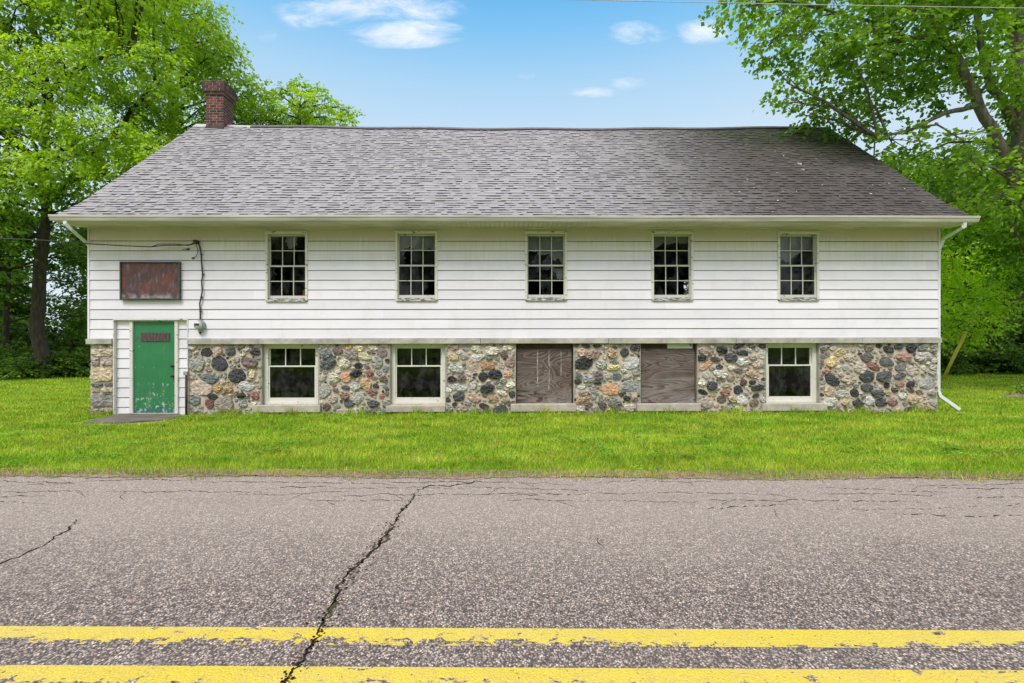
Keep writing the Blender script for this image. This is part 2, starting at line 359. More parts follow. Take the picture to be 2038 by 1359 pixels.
# road frame: slightly oblique to the camera
RT = -0.0175
def edge_y(x): return 5.66 + RT * x          # far road edge
def line_y(x, off): return off + RT * 0.6 * x
def asphalt(g):
    o = geo(g)
    v1 = g.n('TexVoronoi', {'Vector': g.scale(o, (1.0, 0.8, 1)), 'Scale': 95.0, 'Randomness': 1.0}, out=1)
    vd = g.n('TexVoronoi', {'Vector': g.scale(o, (1.0, 0.8, 1)), 'Scale': 95.0, 'Randomness': 1.0}, out=0)
    v2 = g.n('TexVoronoi', {'Vector': o, 'Scale': 230.0}, out=1)
    sp = g.n('SeparateXYZ', {0: v1}); r_ = sp; gg = sp.node.outputs[1]; bb = sp.node.outputs[2]
    chip = g.ramp(r_, [(0.0, (0.065, 0.053, 0.052)), (0.3, (0.195, 0.16, 0.15)), (0.55, (0.34, 0.285, 0.26)), (0.8, (0.50, 0.425, 0.385)), (1.0, (0.80, 0.70, 0.62))])
    chip = g.mix(g.range(gg, 0.80, 0.9, 0, 0.5), chip, (0.36, 0.22, 0.14))
    chip = g.mix(g.range(bb, 0.85, 0.9, 0, 0.6), chip, (0.15, 0.16, 0.20))
    sp2 = g.n('SeparateXYZ', {0: v2})
    chip = g.mix(0.35, chip, g.ramp(sp2, [(0.0, (0.06, 0.05, 0.047)), (1.0, (0.52, 0.45, 0.41))]))
    crev = g.range(vd, 0.34, 0.62, 0.0, 0.85)
    col = g.mix(1.0, g.mix(crev, chip, (0.045, 0.04, 0.04)), (1.05, 1.0, 0.93), 'MULTIPLY')
    sy = g.n('SeparateXYZ', {0: o}); yy = sy.node.outputs[1]
    wear = g.noise(g.scale(o, (0.35, 1.0, 1)), 0.8, 5, 0.6)
    # the wheel track nearer the lawn is polished paler, dust at the shoulder
    pal = g.range(g.m('ADD', yy, g.m('MULTIPLY', g.m('SUBTRACT', wear, 0.5), 1.6)), 2.7, 4.6, 0.0, 0.38, smooth=True)
    col = g.mix(1.0, col, g.ramp(g.noise(o, 26, 6, 0.75), [(0.36, 0.62), (0.64, 1.42)]), 'MULTIPLY')
    col = g.mix(pal, col, (0.44, 0.37, 0.32))
    patch = g.m('MULTIPLY', g.range(g.noise(g.scale(o, (0.5, 1.3, 1)), 0.9, 4, 0.6), 0.55, 0.75), 0.30)
    col = g.mix(patch, col, (0.17, 0.135, 0.105))
    h = g.m('SUBTRACT', 1.0, vd)
    return col, g.bump(h, 0.7, 0.006), o
m, g = material('road_asphalt'); c0, nrm, _ = asphalt(g); ROADM = pbr(m, g, c0, 0.75, nrm, 0.3)
mb = MB(); xs = np.linspace(-60, 60, 61)
for a, b in zip(xs[:-1], xs[1:]):
    mb.face([(a, -1.2 + RT * a, 0.012), (b, -1.2 + RT * b, 0.012), (b, edge_y(b), 0.012), (a, edge_y(a), 0.012)])
road = mark(mb.build('road', ROADM), 'structure')
def m_paint(name, col, k, nearthr):
    m, g = material(name); ca, nrm, o = asphalt(g)
    uv = g.n('Attribute', attribute_name='tint')   # red: across the line, 0 = near edge
    t = g.n('SeparateXYZ', {0: uv})
    n = g.noise(g.scale(o, (1.0, 1.5, 1)), 11.0, 7, 0.68, dist=0.8)
    nb = g.noise(g.scale(o, (0.35, 1, 1)), 1.5, 3, 0.5)
    e = g.m('ADD', n, g.m('ADD', g.m('MULTIPLY', g.m('SUBTRACT', nb, 0.5), 0.35), g.range(t, 0.0, nearthr, 0.19, 0.0)))
    f = g.range(e, 0.625, 0.635)
    sp = g.range(g.noise(o, 42, 4, 0.6), 0.665, 0.69)
    f = g.m('MAXIMUM', f, sp)
    pc = g.mix(g.range(g.noise(g.scale(o, (0.4, 1, 1)), 0.9, 4), 0.40, 0.62), col, tuple(x * y for x, y in zip(col, (1.0, 1.02, 2.2))))
    pc = g.mix(g.range(g.noise(o, 90, 3), 0.45, 0.7, 0, 0.45), pc, tuple(x * 0.55 for x in col))
    c2 = g.mix(g.range(g.noise(o, 7.0, 3), 0.4, 0.6, 0, 0.15), pc, (0.40, 0.28, 0.14))
    return pbr(m, g, g.mix(f, c2, ca), 0.65, nrm, 0.3)
YEL = m_paint('worn_yellow_paint', (0.61, 0.475, 0.05), 1, 0.5)
for (y0, y1, w) in [(2.518, 2.674, 1), (2.205, 2.352, 0)]:
    xs = np.linspace(-40, 40, 201); nb = 8; V = []; Fq = []; A = []
    for i, x in enumerate(xs):
        for j in range(nb + 1): V.append((x, line_y(x, y0 + (y1 - y0) * j / nb) + 0.0, 0.0138))
    for i in range(len(xs) - 1):
        for j in range(nb):
            a = i * (nb + 1) + j; Fq.append((a, a + nb + 1, a + nb + 2, a + 1)); A.append(((j + .5) / nb,) * 3)
    nprand('centre_line', np.array(V), np.array(Fq), YEL, np.array(A), parent=road)
# cracks: jagged thin sheets of dark debris sunk in the joints
CRACK = m_noise('crack_fill', (0.010, 0.008, 0.007), (0.035, 0.025, 0.018), 30, 0.95, spec=0.0)
CRACKG = m_noise('crack_moss', (0.035, 0.05, 0.015), (0.06, 0.045, 0.025), 20, 0.95)
def crack_strip(mb, pts, w, jag=0.02, mi=0, step=0.035, broken=0.0, rr=random):
    out = []
    for (a, b) in zip(pts[:-1], pts[1:]):
        L = math.dist(a, b); n = max(2, int(L / step))
        for k in range(n): out.append((a[0] + (b[0] - a[0]) * k / n, a[1] + (b[1] - a[1]) * k / n))
    out.append(pts[-1]); off = 0; prev = None
    for i, p in enumerate(out):
        q = out[min(i + 1, len(out) - 1)]; r0 = out[max(i - 1, 0)]
        dx, dy = q[0] - r0[0], q[1] - r0[1]; L = math.hypot(dx, dy) or 1; nx, ny = -dy / L, dx / L
        off = off * 0.75 + rr.gauss(0, jag); ww = w * rr.uniform(0.35, 1.5) * (0.3 + 0.7 * min(1, i / 6, (len(out) - 1 - i) / 6))
        c = (p[0] + nx * off, p[1] + ny * off)
        cur = ((c[0] - nx * ww / 2, c[1] - ny * ww / 2, 0.0158), (c[0] + nx * ww / 2, c[1] + ny * ww / 2, 0.0158))
        if prev and rr.random() > broken: mb.face([prev[0], cur[0], cur[1], prev[1]], mi)
        prev = cur
def G0(px, py): d_ = (H - 0.012) * FP / (py - CY - (px - CX) * ROLL); return ((px - CX) / FP * d_, d_)
mb = MB(); rr = random.Random(4)
main = [G0(*p) for p in [(545, 1375), (570, 1352), (600, 1315), (635, 1262), (655, 1215), (690, 1160), (715, 1122), (748, 1088), (775, 1050), (793, 1030), (800, 1010), (830, 982)]]
crack_strip(mb, main[:5], 0.012, 0.008, rr=rr, step=0.02); crack_strip(mb, main[4:9], 0.017, 0.012, rr=rr, step=0.03)
crack_strip(mb, main[8:], 0.016, 0.013, rr=rr)
crack_strip(mb, [G0(745, 1092), G0(770, 1062), G0(785, 1042)], 0.036, 0.015, 1, rr=rr)
crack_strip(mb, [G0(640, 1250), G0(655, 1215), G0(680, 1175)], 0.022, 0.012, 1, rr=rr, step=0.02)
for _ in range(380):
    k = rr.randrange(len(main) - 1); f = rr.random(); a, b = main[k], main[k + 1]; w = .018 + .02 * (2 < k < 9)
    x, y = a[0] + (b[0] - a[0]) * f + rr.gauss(0, w), a[1] + (b[1] - a[1]) * f + rr.gauss(0, w * .6); q = rr.uniform(.003, .009)
    mb.face([(x + q * math.cos(t_) * rr.uniform(.6, 1.3), y + q * math.sin(t_) * rr.uniform(.6, 1.3), 0.0166) for t_ in (0, 1.2, 2.5, 3.7, 5.0)], rr.choice([0, 0, 0, 1]))
mark(mb.build('transverse_crack', [CRACK, CRACKG], parent=road), 'structure')
mb = MB()
crack_strip(mb, [G0(-120, 1160), G0(0, 1120), G0(45, 1103), G0(85, 1082), G0(120, 1062), G0(162, 1030)], 0.012, 0.014, rr=rr)
crack_strip(mb, [G0(1188, 1070), G0(1200, 1090)], 0.012, 0.01, rr=rr)
crack_strip(mb, [G0(830, 982), G0(850, 972), G0(905, 966), G0(960, 955)], 0.02, 0.02, rr=rr)
for row, (yy, br) in enumerate([(5.42, .12), (5.22, .2), (5.02, .1), (4.82, .35), (4.66, .62), (4.45, .86)]):
    x = -8.0
    while x < 8.5:
        L = rr.uniform(0.6, 2.2)
        if rr.random() > br * 0.5 and (row < 4 or not (-2.5 < x < -0.9) ):
            y0 = yy + RT * x + rr.uniform(-.07, .07); y1 = yy + RT * (x + L) + rr.uniform(-.09, .09)
            crack_strip(mb, [(x, y0), (x + L * .5, (y0 + y1) / 2 + rr.uniform(-.05, .05)), (x + L, y1)], rr.uniform(0.006, 0.011), 0.014, broken=br * 0.6, rr=rr)
            if rr.random() < 0.55:
                xb = x + L * rr.random(); crack_strip(mb, [(xb, y0), (xb + rr.uniform(-.2, .25), y0 - rr.uniform(.12, .3))], 0.007, 0.012, rr=rr)
        x += L * rr.uniform(0.75, 1.25)
mark(mb.build('edge_crack', CRACK, parent=road), 'structure')
# strip of bare soil and thatch where asphalt meets lawn
SOIL = m_noise('verge_soil', (0.20, 0.135, 0.085), (0.34, 0.26, 0.19), 14, 0.95, 0.8, 0.01, extra=[((0.09, 0.06, 0.04), 30, 0.5, 0.65, 0.8)])
mb = MB(); x = -16.0; a = edge_y(x) - 0.02; prev = None
while x < 16:
    c = edge_y(x) - 0.03 + 0.05 * math.sin(x * 1.7) + rr.uniform(-.045, .03)
    cur = ((x, c, 0.0175), (x, edge_y(x) + 0.32, 0.0175))
    if prev: mb.face([prev[0], cur[0], cur[1], prev[1]])
    prev = cur; x += 0.06
mark(mb.build('verge', SOIL), 'structure')
# ------------------------------------------------------------------ grass blades
def m_grass():
    m, g = material('grass_blades'); a = g.n('Attribute', attribute_name='tint'); o = geo(g)
    n = g.noise(g.scale(o, (0.5, 1.3, 1)), 1.1, 6, 0.65); n2 = g.noise(g.scale(o, (1, 1.6, 1)), 4.5, 5, 0.65)
    bc = g.mix(g.range(n, 0.38, 0.62), (0.25, 0.45, 0.028), (0.50, 0.60, 0.065))
    bc = g.mix(g.range(n2, 0.36, 0.46, 0.6, 0.0), bc, (0.13, 0.33, 0.025)); bc = g.mix(g.range(n2, 0.56, 0.70, 0, 0.6), bc, (0.52, 0.56, 0.16))
    col = g.mix(1.0, bc, a, 'MULTIPLY')
    df = g.n('BsdfDiffuse', {'Color': col}); tl = g.n('BsdfTranslucent', {'Color': col})
    return finish(m, g, g.n('MixShader', {0: 0.4, 1: df, 2: tl}))
GRASS = m_grass()
def in_house(x, y):   # footprint in world coordinates
    u = x * c_ + (y - D) * s_; v = -x * s_ + (y - D) * c_
    return (u > -8.99) & (u < 9.25) & (v > -0.02) & (v < 8.2)
def grass():
    Ps = []; 
    for (d0, d1, dens, hh, ww) in [(5.4, 6.6, 3000, .060, .010), (6.6, 8, 2000, .055, .012), (8, 9.6, 1400, .055, .014), (9.6, 11.2, 1150, .055, .016), (11.2, 15, 560, .05, .018), (15, 20, 260, .055, .028), (20, 27, 130, .06, .045)]:
        xm = 1.08 * d1 + 1.0; area = 2 * xm * (d1 - d0); n = int(area * dens)
        x = rng.uniform(-xm, xm, n); y = rng.uniform(d0, d1, n)
        k = ~in_house(x, y) & (y > 5.66 + RT * x - 0.03 + 0.07 * np.sin(x * 2.3) * np.sin(x * 5.1 + 1) + rng.normal(0, 0.06, n) + 0.05 * np.sin(x * 11 + 2 * np.sin(x * 3.7))) & (np.abs(x) < 1.12 * y + 1.2)
        k &= ~((y > 11.2) & (np.abs(x) < 8.6))
        k &= ~((x > -8.35) & (x < -6.75) & (y > 9.35) & (y < 10.8))
        x = x[k]; y = y[k]; n = len(x)
        Ps.append((x, y, np.full(n, hh), np.full(n, ww)))
    x, y, hh, ww = [np.concatenate(q) for q in zip(*Ps)]
    n = len(x)
    clump = ((np.sin(x * 3.1 + 1.3 * np.sin(y * 2.7)) * np.sin(y * 4.3 + np.sin(x * 1.9)) + 1) / 2 + (np.sin(x * 17 + 2 * np.sin(y * 13)) * np.sin(y * 23 + 2 * np.sin(x * 11)) + 1) / 2) / 2
    hgt = hh * rng.uniform(0.55, 1.35, n) * (0.75 + 0.5 * clump)
    edge = y - (5.66 + RT * x)
    wall = np.abs(y - (D + x * s_)); nearwall = (wall < 0.3) & (y < 11.2) & (np.abs(x) < 9.3)
    tuft = np.sin(x * 2.3) * np.sin(x * 5.9 + 1) * np.sin(x * 13 + 2); hgt = np.where(nearwall & (rng.random(n) < 0.4 + tuft), hgt * rng.uniform(1.4, 2.4, n) * (1 + np.clip(tuft, 0, 1)), hgt)
    ang = rng.uniform(0, 2 * np.pi, n); lean = rng.uniform(0.1, 0.9, n) * hgt
    bx, by = np.cos(ang), np.sin(ang)
    a2 = rng.uniform(0, 2 * np.pi, n)
    # blades face mostly towards the sky side, base wide
    ca, sa = np.cos(a2), np.sin(a2)
    V = np.empty((n, 3, 3))
    V[:, 0] = np.stack([x - ca * ww / 2, y - sa * ww / 2, np.full(n, 0.0)], 1)
    V[:, 1] = np.stack([x + ca * ww / 2, y + sa * ww / 2, np.full(n, 0.0)], 1)
    V[:, 2] = np.stack([x + bx * lean, y + by * lean, hgt], 1)
    v = rng.uniform(0.5, 1.4, n)[:, None] * np.ones((n, 3)) * (0.65 + 0.6 * clump)[:, None]
    v[:, 0] *= rng.uniform(0.8, 1.25, n)
    dead = (rng.random(n) < np.clip(0.6 - edge * 3.5, 0.03, 0.6))
    v[dead] = np.stack([rng.uniform(.8, 1.5, dead.sum()), rng.uniform(0.45, 0.75, dead.sum()), rng.uniform(2.5, 5, dead.sum())], 1)
    return V.reshape(-1, 3), np.arange(n * 3).reshape(-1, 3), v
V, Fa, A = grass()
go = nprand('grass', V, Fa, GRASS, A); tag(go, 'mown green lawn grass between the road and the house', 'grass', kind='stuff')
def weeds():
    cx = rng.uniform(-11, 11, 260); cy = rng.uniform(5.9, 10.4, 260); V = []; A = []
    for a, b in zip(cx, cy):
        if abs(a) > b * 1.08 or (a < -6.5 and b > 9.2): continue
        n = int(rng.integers(14, 60)); rad = rng.uniform(.05, .16); tone = rng.uniform(.35, 1.2)
        x = a + rng.normal(0, rad, n); y = b + rng.normal(0, rad, n); z = rng.uniform(.03, .065, n); t = rng.uniform(0, 6.28, n); L = rng.uniform(.012, .026, n)
        for k in range(3):
            u = t + k * 2.09
            p0 = np.stack([x, y, z], 1); p1 = p0 + np.stack([np.cos(u) * L, np.sin(u) * L, L * .3], 1); s1 = np.stack([-np.sin(u) * L * .55, np.cos(u) * L * .55, L * 0], 1)
            V.append(np.stack([p0, (p0 + p1) / 2 + s1, p1, (p0 + p1) / 2 - s1], 1)); A.append(np.ones((n, 3)) * tone * np.array([.75, 1.0, 1.3]))
    V = np.concatenate(V).reshape(-1, 3); return V, np.arange(len(V)).reshape(-1, 4), np.concatenate(A)
V, Fa, A = weeds(); wo_ = nprand('clover', V, Fa, GRASS, A); tag(wo_, 'scattered patches of broad-leaved clover and weeds in the front lawn', 'clover', kind='stuff')
# ------------------------------------------------------------------ the house
ULW, URW = U(174, -.036) + .022, U(1872, -.036) - .022          # siding corners
USL, USR = U(180.5), U(1865)        # stone corners
DEP = 8.14
house = thing('house', 'long white clapboard building on a fieldstone basement with grey shingle roof', 'building', (0, D, 0), TH)
ZL0, ZL1 = 1.495, 1.608             # concrete ledge
Z0S, PITCH, ZTOP = 1.612, 0.2075, 3.965
wins = []
for (a, b, t, bt) in [(530.5, 613, 461.5, 600), (788, 871, 461.5, 599.5), (1045.5, 1128, 463, 599.5), (1296.5, 1378.5, 464, 600.5), (1547, 1628, 465, 601)]:
    wins.append((U(a), U(b), Zp(bt, (a + b) / 2), Zp(t, (a + b) / 2)))
lows = [(U(521), U(634.5)), (U(776), U(887)), (U(1026), U(1142)), (U(1274), U(1388)), (U(1523), U(1630))]
LZ0, LZ1 = 0.20, 1.495
DU0, DU1, DZ1 = U(227), U(376), Zp(632.5, 300)
def grid_wall(mb, u0, u1, z0, z1, ops, yf, yb, mi=0, mib=0, umax=None):
    us = sorted(set([u0, u1] + [v for o in ops for v in o[:2] if u0 < v < u1])); zs = sorted(set([z0, z1] + [v for o in ops for v in o[2:4] if z0 < v < z1]))
    def solid(i, j):
        if i < 0 or j < 0 or i >= len(us) - 1 or j >= len(zs) - 1: return None
        a, b = (us[i] + us[i + 1]) / 2, (zs[j] + zs[j + 1]) / 2
        return not any(o[0] < a < o[1] and o[2] < b < o[3] for o in ops)
    for i in range(len(us) - 1):
        for j in range(len(zs) - 1):
            if not solid(i, j): continue
            a, b, c, d_ = us[i], us[i + 1], zs[j], zs[j + 1]
            mb.face([(a, yf, c), (b, yf, c), (b, yf, d_), (a, yf, d_)], mi)
            mb.face([(a, yb, c), (a, yb, d_), (b, yb, d_), (b, yb, c)], mib)
            for (di, dj, q) in [(-1, 0, [(a, yf, c), (a, yf, d_), (a, yb, d_), (a, yb, c)]), (1, 0, [(b, yf, c), (b, yb, c), (b, yb, d_), (b, yf, d_)]), (0, -1, [(a, yf, c), (a, yb, c), (b, yb, c), (b, yf, c)]), (0, 1, [(a, yf, d_), (b, yf, d_), (b, yb, d_), (a, yb, d_)])]:
                if solid(i + di, j + dj) is not True: mb.face(q, mi)
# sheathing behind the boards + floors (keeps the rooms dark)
ops_up = [(a, b, c, d_) for a, b, c, d_ in wins] + [(DU0, DU1, 0, DZ1)]
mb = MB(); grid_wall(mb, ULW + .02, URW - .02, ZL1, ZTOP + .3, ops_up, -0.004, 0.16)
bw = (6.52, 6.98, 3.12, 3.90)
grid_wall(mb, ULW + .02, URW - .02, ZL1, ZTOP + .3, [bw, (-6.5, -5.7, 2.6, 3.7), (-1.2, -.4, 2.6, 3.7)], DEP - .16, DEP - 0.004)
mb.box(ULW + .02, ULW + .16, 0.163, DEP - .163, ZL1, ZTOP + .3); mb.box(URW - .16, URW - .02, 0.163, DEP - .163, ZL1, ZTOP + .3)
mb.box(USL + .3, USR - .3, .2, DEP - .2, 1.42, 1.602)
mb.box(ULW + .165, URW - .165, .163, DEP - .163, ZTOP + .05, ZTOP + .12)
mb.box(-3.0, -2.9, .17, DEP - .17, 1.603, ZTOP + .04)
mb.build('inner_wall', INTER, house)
# clapboards
def clap(mb, u0, u1, zlo, zhi, ops, T, umin=None, umax=None, z0=Z0S, dz=PITCH, top=3.687):
    """courses of lapped boards on a plane; T maps (u, out, z)"""
    k = 0; z = z0
    while z < zhi - 1e-4:
        z1 = z + dz if (z + dz <= top + 0.01 or umin is not None) else zhi
        z1 = min(z1, zhi); gap = 0.013 if z1 < zhi else 0.0
        bottoms = max(z, zlo)
        if z1 > zlo + 1e-4:
            cuts = sorted(set([bottoms, z1 - gap, z1] + [v for o in ops for v in o[2:4] if bottoms < v < z1]))
            for a, b in zip(cuts[:-1], cuts[1:]):
                mid = (a + b) / 2
                def dep(q): return 0.030 - 0.014 * (q - z) / (z1 - z)
                lo, hi = u0, u1
                if umin: lo, hi = max(u0, umin(b)), min(u1, umax(b))
                if hi - lo < 0.05: continue
                iv = [(lo, hi)]
                for o in ops:
                    if o[2] < mid < o[3]:
                        nv = []
                        for (p, q) in iv:
                            if o[1] <= p or o[0] >= q: nv.append((p, q)); continue
                            if o[0] > p: nv.append((p, o[0]))
                            if o[1] < q: nv.append((o[1], q))
                        iv = nv
                for (p, q) in iv:
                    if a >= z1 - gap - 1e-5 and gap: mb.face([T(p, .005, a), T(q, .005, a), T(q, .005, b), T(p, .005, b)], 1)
                    else:
                        n = max(1, int((q - p) / 1.2)); xs_ = np.linspace(p, q, n + 1)
                        w = [random.gauss(0, 0.0012) for _ in xs_]
                        for i in range(n):
                            mb.face([T(xs_[i], dep(a) + w[i], a), T(xs_[i + 1], dep(a) + w[i + 1], a), T(xs_[i + 1], dep(b), b), T(xs_[i], dep(b), b)], 0)
                        if abs(a - bottoms) < 1e-5: mb.face([T(p, .004, a), T(q, .004, a), T(q, dep(a), a), T(p, dep(a), a)], 0)
                        if abs(b - (z1 - gap)) < 1e-5 and gap: mb.face([T(p, dep(b), b), T(q, dep(b), b), T(q, .005, b), T(p, .005, b)], 0)
        z = z1
Tf = lambda u, o, z: (u, -o, z)
mb = MB(); clap(mb, ULW, URW, Z0S, ZTOP, ops_up, Tf)
mb.box(ULW - .022, ULW + .018, -.036, .03, ZL1 + .002, ZTOP, 0); mb.box(URW - .018, URW + .022, -.036, .03, ZL1 + .002, ZTOP, 0)
mb.build('front_siding', [SIDING, GRIME_SHADE], house)
# roof profile
YE, ZE, YK, ZK, YR, ZR = -0.57, 4.06, 0.15, 4.565, 4.07, 7.885
def roof_z(y):
    if y > YR: y = 2 * YR - y
    return ZE + (ZK - ZE) * (y - YE) / (YK - YE) if y < YK else ZK + (ZR - ZK) * (y - YK) / (YR - YK)
RU0, RU1 = U(96, YE - .12) + .01, U(1952, YE - .12) - .01
for nm, uu, sg in [('left_gable_siding', ULW, -1), ('right_gable_siding', URW, 1)]:
    mb = MB()
    def ymin(z): 
        z += 0.16
        return 0.035 if z < roof_z(0.035) else YK + (z - ZK) / (ZR - ZK) * (YR - YK) if z > ZK else YE + (z - ZE) / (ZK - ZE) * (YK - YE)
    T2 = lambda v, o, z: (uu + sg * o, v, z)
    clap(mb, 0.035, DEP - .035, Z0S, 7.7, [], T2, umin=ymin, umax=lambda z: DEP - ymin(z))
    mb.box(uu - .015 if sg < 0 else uu - .02, uu + .02 if sg < 0 else uu + .015, .17, DEP - .17, 1.62, 4.3, 1)
    mb.face([T2(.17, -.01, 4.3), T2(DEP - .17, -.01, 4.3), T2(YR, -.01, 7.7)], 1)
    mb.build(nm, [SIDING, GRIME_SHADE], house)
mb = MB(); clap(mb, ULW, URW, Z0S, ZTOP, [bw, (-6.5, -5.7, 2.6, 3.7), (-1.2, -.4, 2.6, 3.7)], lambda u, o, z: (u, DEP + o, z)); mb.build('rear_siding', [SIDING, GRIME_SHADE], house)
# concrete ledge, in butted lengths
def ledge():
    mb = MB(); segs = [(U(170, -.075), DU0 - .005)]; xs_ = [DU1 + .005, U(697), U(957), U(1210), U(1463), U(1712), U(1876, -.075)]
    segs += [(a, b - .006) for a, b in zip(xs_[:-1], xs_[1:])]
    for a, b in segs: mb.box(a, b, -.075, 0.2, ZL0 + random.uniform(-.004, .004), ZL1 - random.uniform(0, .005))
    mb.box(U(170, -.075), U(174) + .1, .203, DEP, ZL0, ZL1 - .004); mb.box(U(1872) - .1, U(1876, -.075), .203, DEP, ZL0, ZL1 - .004)
    mb.box(U(170, -.075), U(1876, -.075), DEP + .003, DEP + .07, ZL0, ZL1 - .004)
    o = mb.build('ledge', CONC, house)
    b = o.modifiers.new('bevel', 'BEVEL'); b.width = 0.008; b.segments = 2
ledge()
# foundation: mortar body
ops_lo = [(a, b, LZ0, LZ1 + .2) for a, b in lows] + [(DU0, DU1, -1, 2)]
mb = MB(); grid_wall(mb, USL, USR, -0.3, ZL0 - .003, ops_lo, 0.0, 0.42, 0, 1)
mb.box(USL, USL + .4, .423, DEP, -.3, ZL0 - .003); mb.box(USR - .4, USR, .423, DEP, -.3, ZL0 - .003); mb.box(USL + .403, USR - .403, DEP - .4, DEP, -.3, ZL0 - .003)
found = mb.build('foundation', [MORTAR, INTER], house)
# fieldstones bedded in the mortar: packed by size on a 1 cm raster
PAL = [((0.042, 0.044, 0.05), 8), ((0.09, 0.085, 0.085), 6), ((0.40, 0.37, 0.33), 18), ((0.27, 0.25, 0.235), 14), ((0.50, 0.46, 0.40), 14), ((0.44, 0.34, 0.27), 12), ((0.28, 0.18, 0.145), 7), ((0.46, 0.33, 0.17), 4), ((0.19, 0.21, 0.205), 6), ((0.33, 0.34, 0.29), 6), ((0.54, 0.49, 0.37), 6), ((0.19, 0.12, 0.11), 5), ((0.58, 0.54, 0.47), 5)]
PC = [p[0] for p in PAL]; PW = np.array([p[1] for p in PAL], float); PW /= PW.sum()
def blob(rx, rz, n=20):
    k = int(rng.integers(5, 9)); a = np.sort(np.linspace(0, 2 * np.pi, k, endpoint=False) + rng.uniform(-.28, .28, k)); rad = rng.uniform(.86, 1.16, k)
    cx, cz = rad * np.cos(a), rad * np.sin(a); t = np.linspace(0, k, n, endpoint=False); i0 = t.astype(int) % k; i1 = (i0 + 1) % k; f = t - np.floor(t)
    x = cx[i0] * (1 - f) + cx[i1] * f; z = cz[i0] * (1 - f) + cz[i1] * f
    x, z = [.5 * q + .25 * (np.roll(q, 1) + np.roll(q, -1)) for q in (x, z)]
    x = x * (1 + rng.normal(0, .035, n)) * rx * 1.06; z = z * (1 + rng.normal(0, .035, n)) * rz * 1.06
    t = rng.normal(0, 0.25); return np.stack([x * math.cos(t) - z * math.sin(t), x * math.sin(t) + z * math.cos(t)], 1)
def inside(poly, X_, Z_):
    c = np.zeros(X_.shape, bool); n = len(poly); j = n - 1
    for i in range(n):
        xi, zi = poly[i]; xj, zj = poly[j]
        if zi != zj: c ^= ((zi > Z_) != (zj > Z_)) & (X_ < (xj - xi) * (Z_ - zi) / (zj - zi) + xi)
        j = i
    return c
def pack(L, Hh, fixed=(), coursed=()):
    """returns list of (poly, colour) on a wall L x Hh"""
    res = 0.01; W_, H_ = int(L / res), int(Hh / res); occ = np.zeros((H_, W_), bool); out = []
    def tryp(cx, cz, poly, col, force=False):
        p = poly + np.array([cx, cz])
        p[:, 0] = np.clip(p[:, 0], 0.004, L - .004); p[:, 1] = np.clip(p[:, 1], -0.05, Hh - .004)
        x0, z0 = np.floor((p.min(0) - .02) / res).astype(int); x1, z1 = np.ceil((p.max(0) + .02) / res).astype(int)
        x0, z0 = max(x0, 0), max(z0, 0); x1, z1 = min(x1, W_), min(z1, H_)
        if x1 - x0 < 2 or z1 - z0 < 2: return False
        Xg, Zg = np.meshgrid((np.arange(x0, x1) + .5) * res, (np.arange(z0, z1) + .5) * res)
        c = p.mean(0); k = inside((p - c) * 1.0 + c, Xg, Zg)
        k2 = inside((p - c) * (1 + 0.011 / max(0.03, np.abs(p - c).max())) + c, Xg, Zg)
        if (occ[z0:z1, x0:x1] & k2).any() and not force: return False
        occ[z0:z1, x0:x1] |= k2; out.append((p, col)); return True
    for fx_ in fixed:
        cx, cz, rx, rz, col = fx_[:5]; pl = blob(rx, rz)
        if len(fx_) > 5:
            t = np.linspace(0, 2 * np.pi, 20, endpoint=False); q = np.maximum(np.abs(np.cos(t)) ** 7 + np.abs(np.sin(t)) ** 7, 1e-9) ** (-1 / 7.)
            pl = np.stack([np.clip(q * np.cos(t), -1, 1) * rx, q * np.sin(t) * rz * (1 + rng.normal(0, .05, 20))], 1)
        tryp(cx, cz, pl, col, True)
    A_ = L * Hh
    for (r0, r1, tries) in [(.15, .19, 14), (.10, .14, 120), (.075, .10, 260), (.05, .072, 450), (.03, .045, 500), (.018, .028, 300)]:
        for _ in range(int(tries * A_)):
            rx = rng.uniform(r0, r1); rz = rx * rng.uniform(0.5, 0.95)
            cx, cz = rng.uniform(rx * .5, max(L - rx * .5, rx)), rng.uniform(-.02, Hh - rz * .6)
            tryp(cx, cz, blob(rx, rz), PC[rng.choice(len(PC), p=PW)])
    return out
def emit_stones(mb, stones, T, prefl=(0.018, 0.05)):
    for poly, col in stones:
        c = poly.mean(0); n = len(poly); h = rng.uniform(*prefl) * min(1.3, .5 + np.ptp(poly[:, 0]) * 4); V = []; tilt = rng.normal(0, .12, 2)
        for (sc, hh) in [(1.0, -0.01), (0.98, 0.5), (0.88, 0.86), (0.55, 0.98)]:
            for k_, p in enumerate(poly):
                q = c + (p - c) * (sc if sc > .9 else sc * rng.uniform(.92, 1.08)); dd = q - c
                V.append(T(q[0], h * hh * (1 + (0 if hh < 0 else rng.normal(0, .20))) + (dd @ tilt if hh > .5 else 0) * .6, q[1]))
        V.append(T(c[0], h * 1.0, c[1])); Fq = []
        for r_ in range(3):
            for k_ in range(n): Fq.append((r_ * n + k_, r_ * n + (k_ + 1) % n, (r_ + 1) * n + (k_ + 1) % n, (r_ + 1) * n + k_))
        for k_ in range(n): Fq.append((3 * n + k_, 3 * n + (k_ + 1) % n, 4 * n))
        cc = np.clip(np.array(col) * rng.uniform(.8, 1.2), 0.01, 0.8)
        mb.add(V, Fq, 0, tuple(cc))
mb = MB(); BLK = (0.030, 0.033, 0.04); 
edges = [(USL, DU0), (DU1, lows[0][0]), (lows[0][1], lows[1][0]), (lows[1][1], lows[2][0]), (lows[2][1], lows[3][0]), (lows[3][1], lows[4][0]), (lows[4][1], USR)]
def F_(px, py, w, h, col, u0): return (U(px) - u0, Zp(py, px), w / 174., h / 174., col)
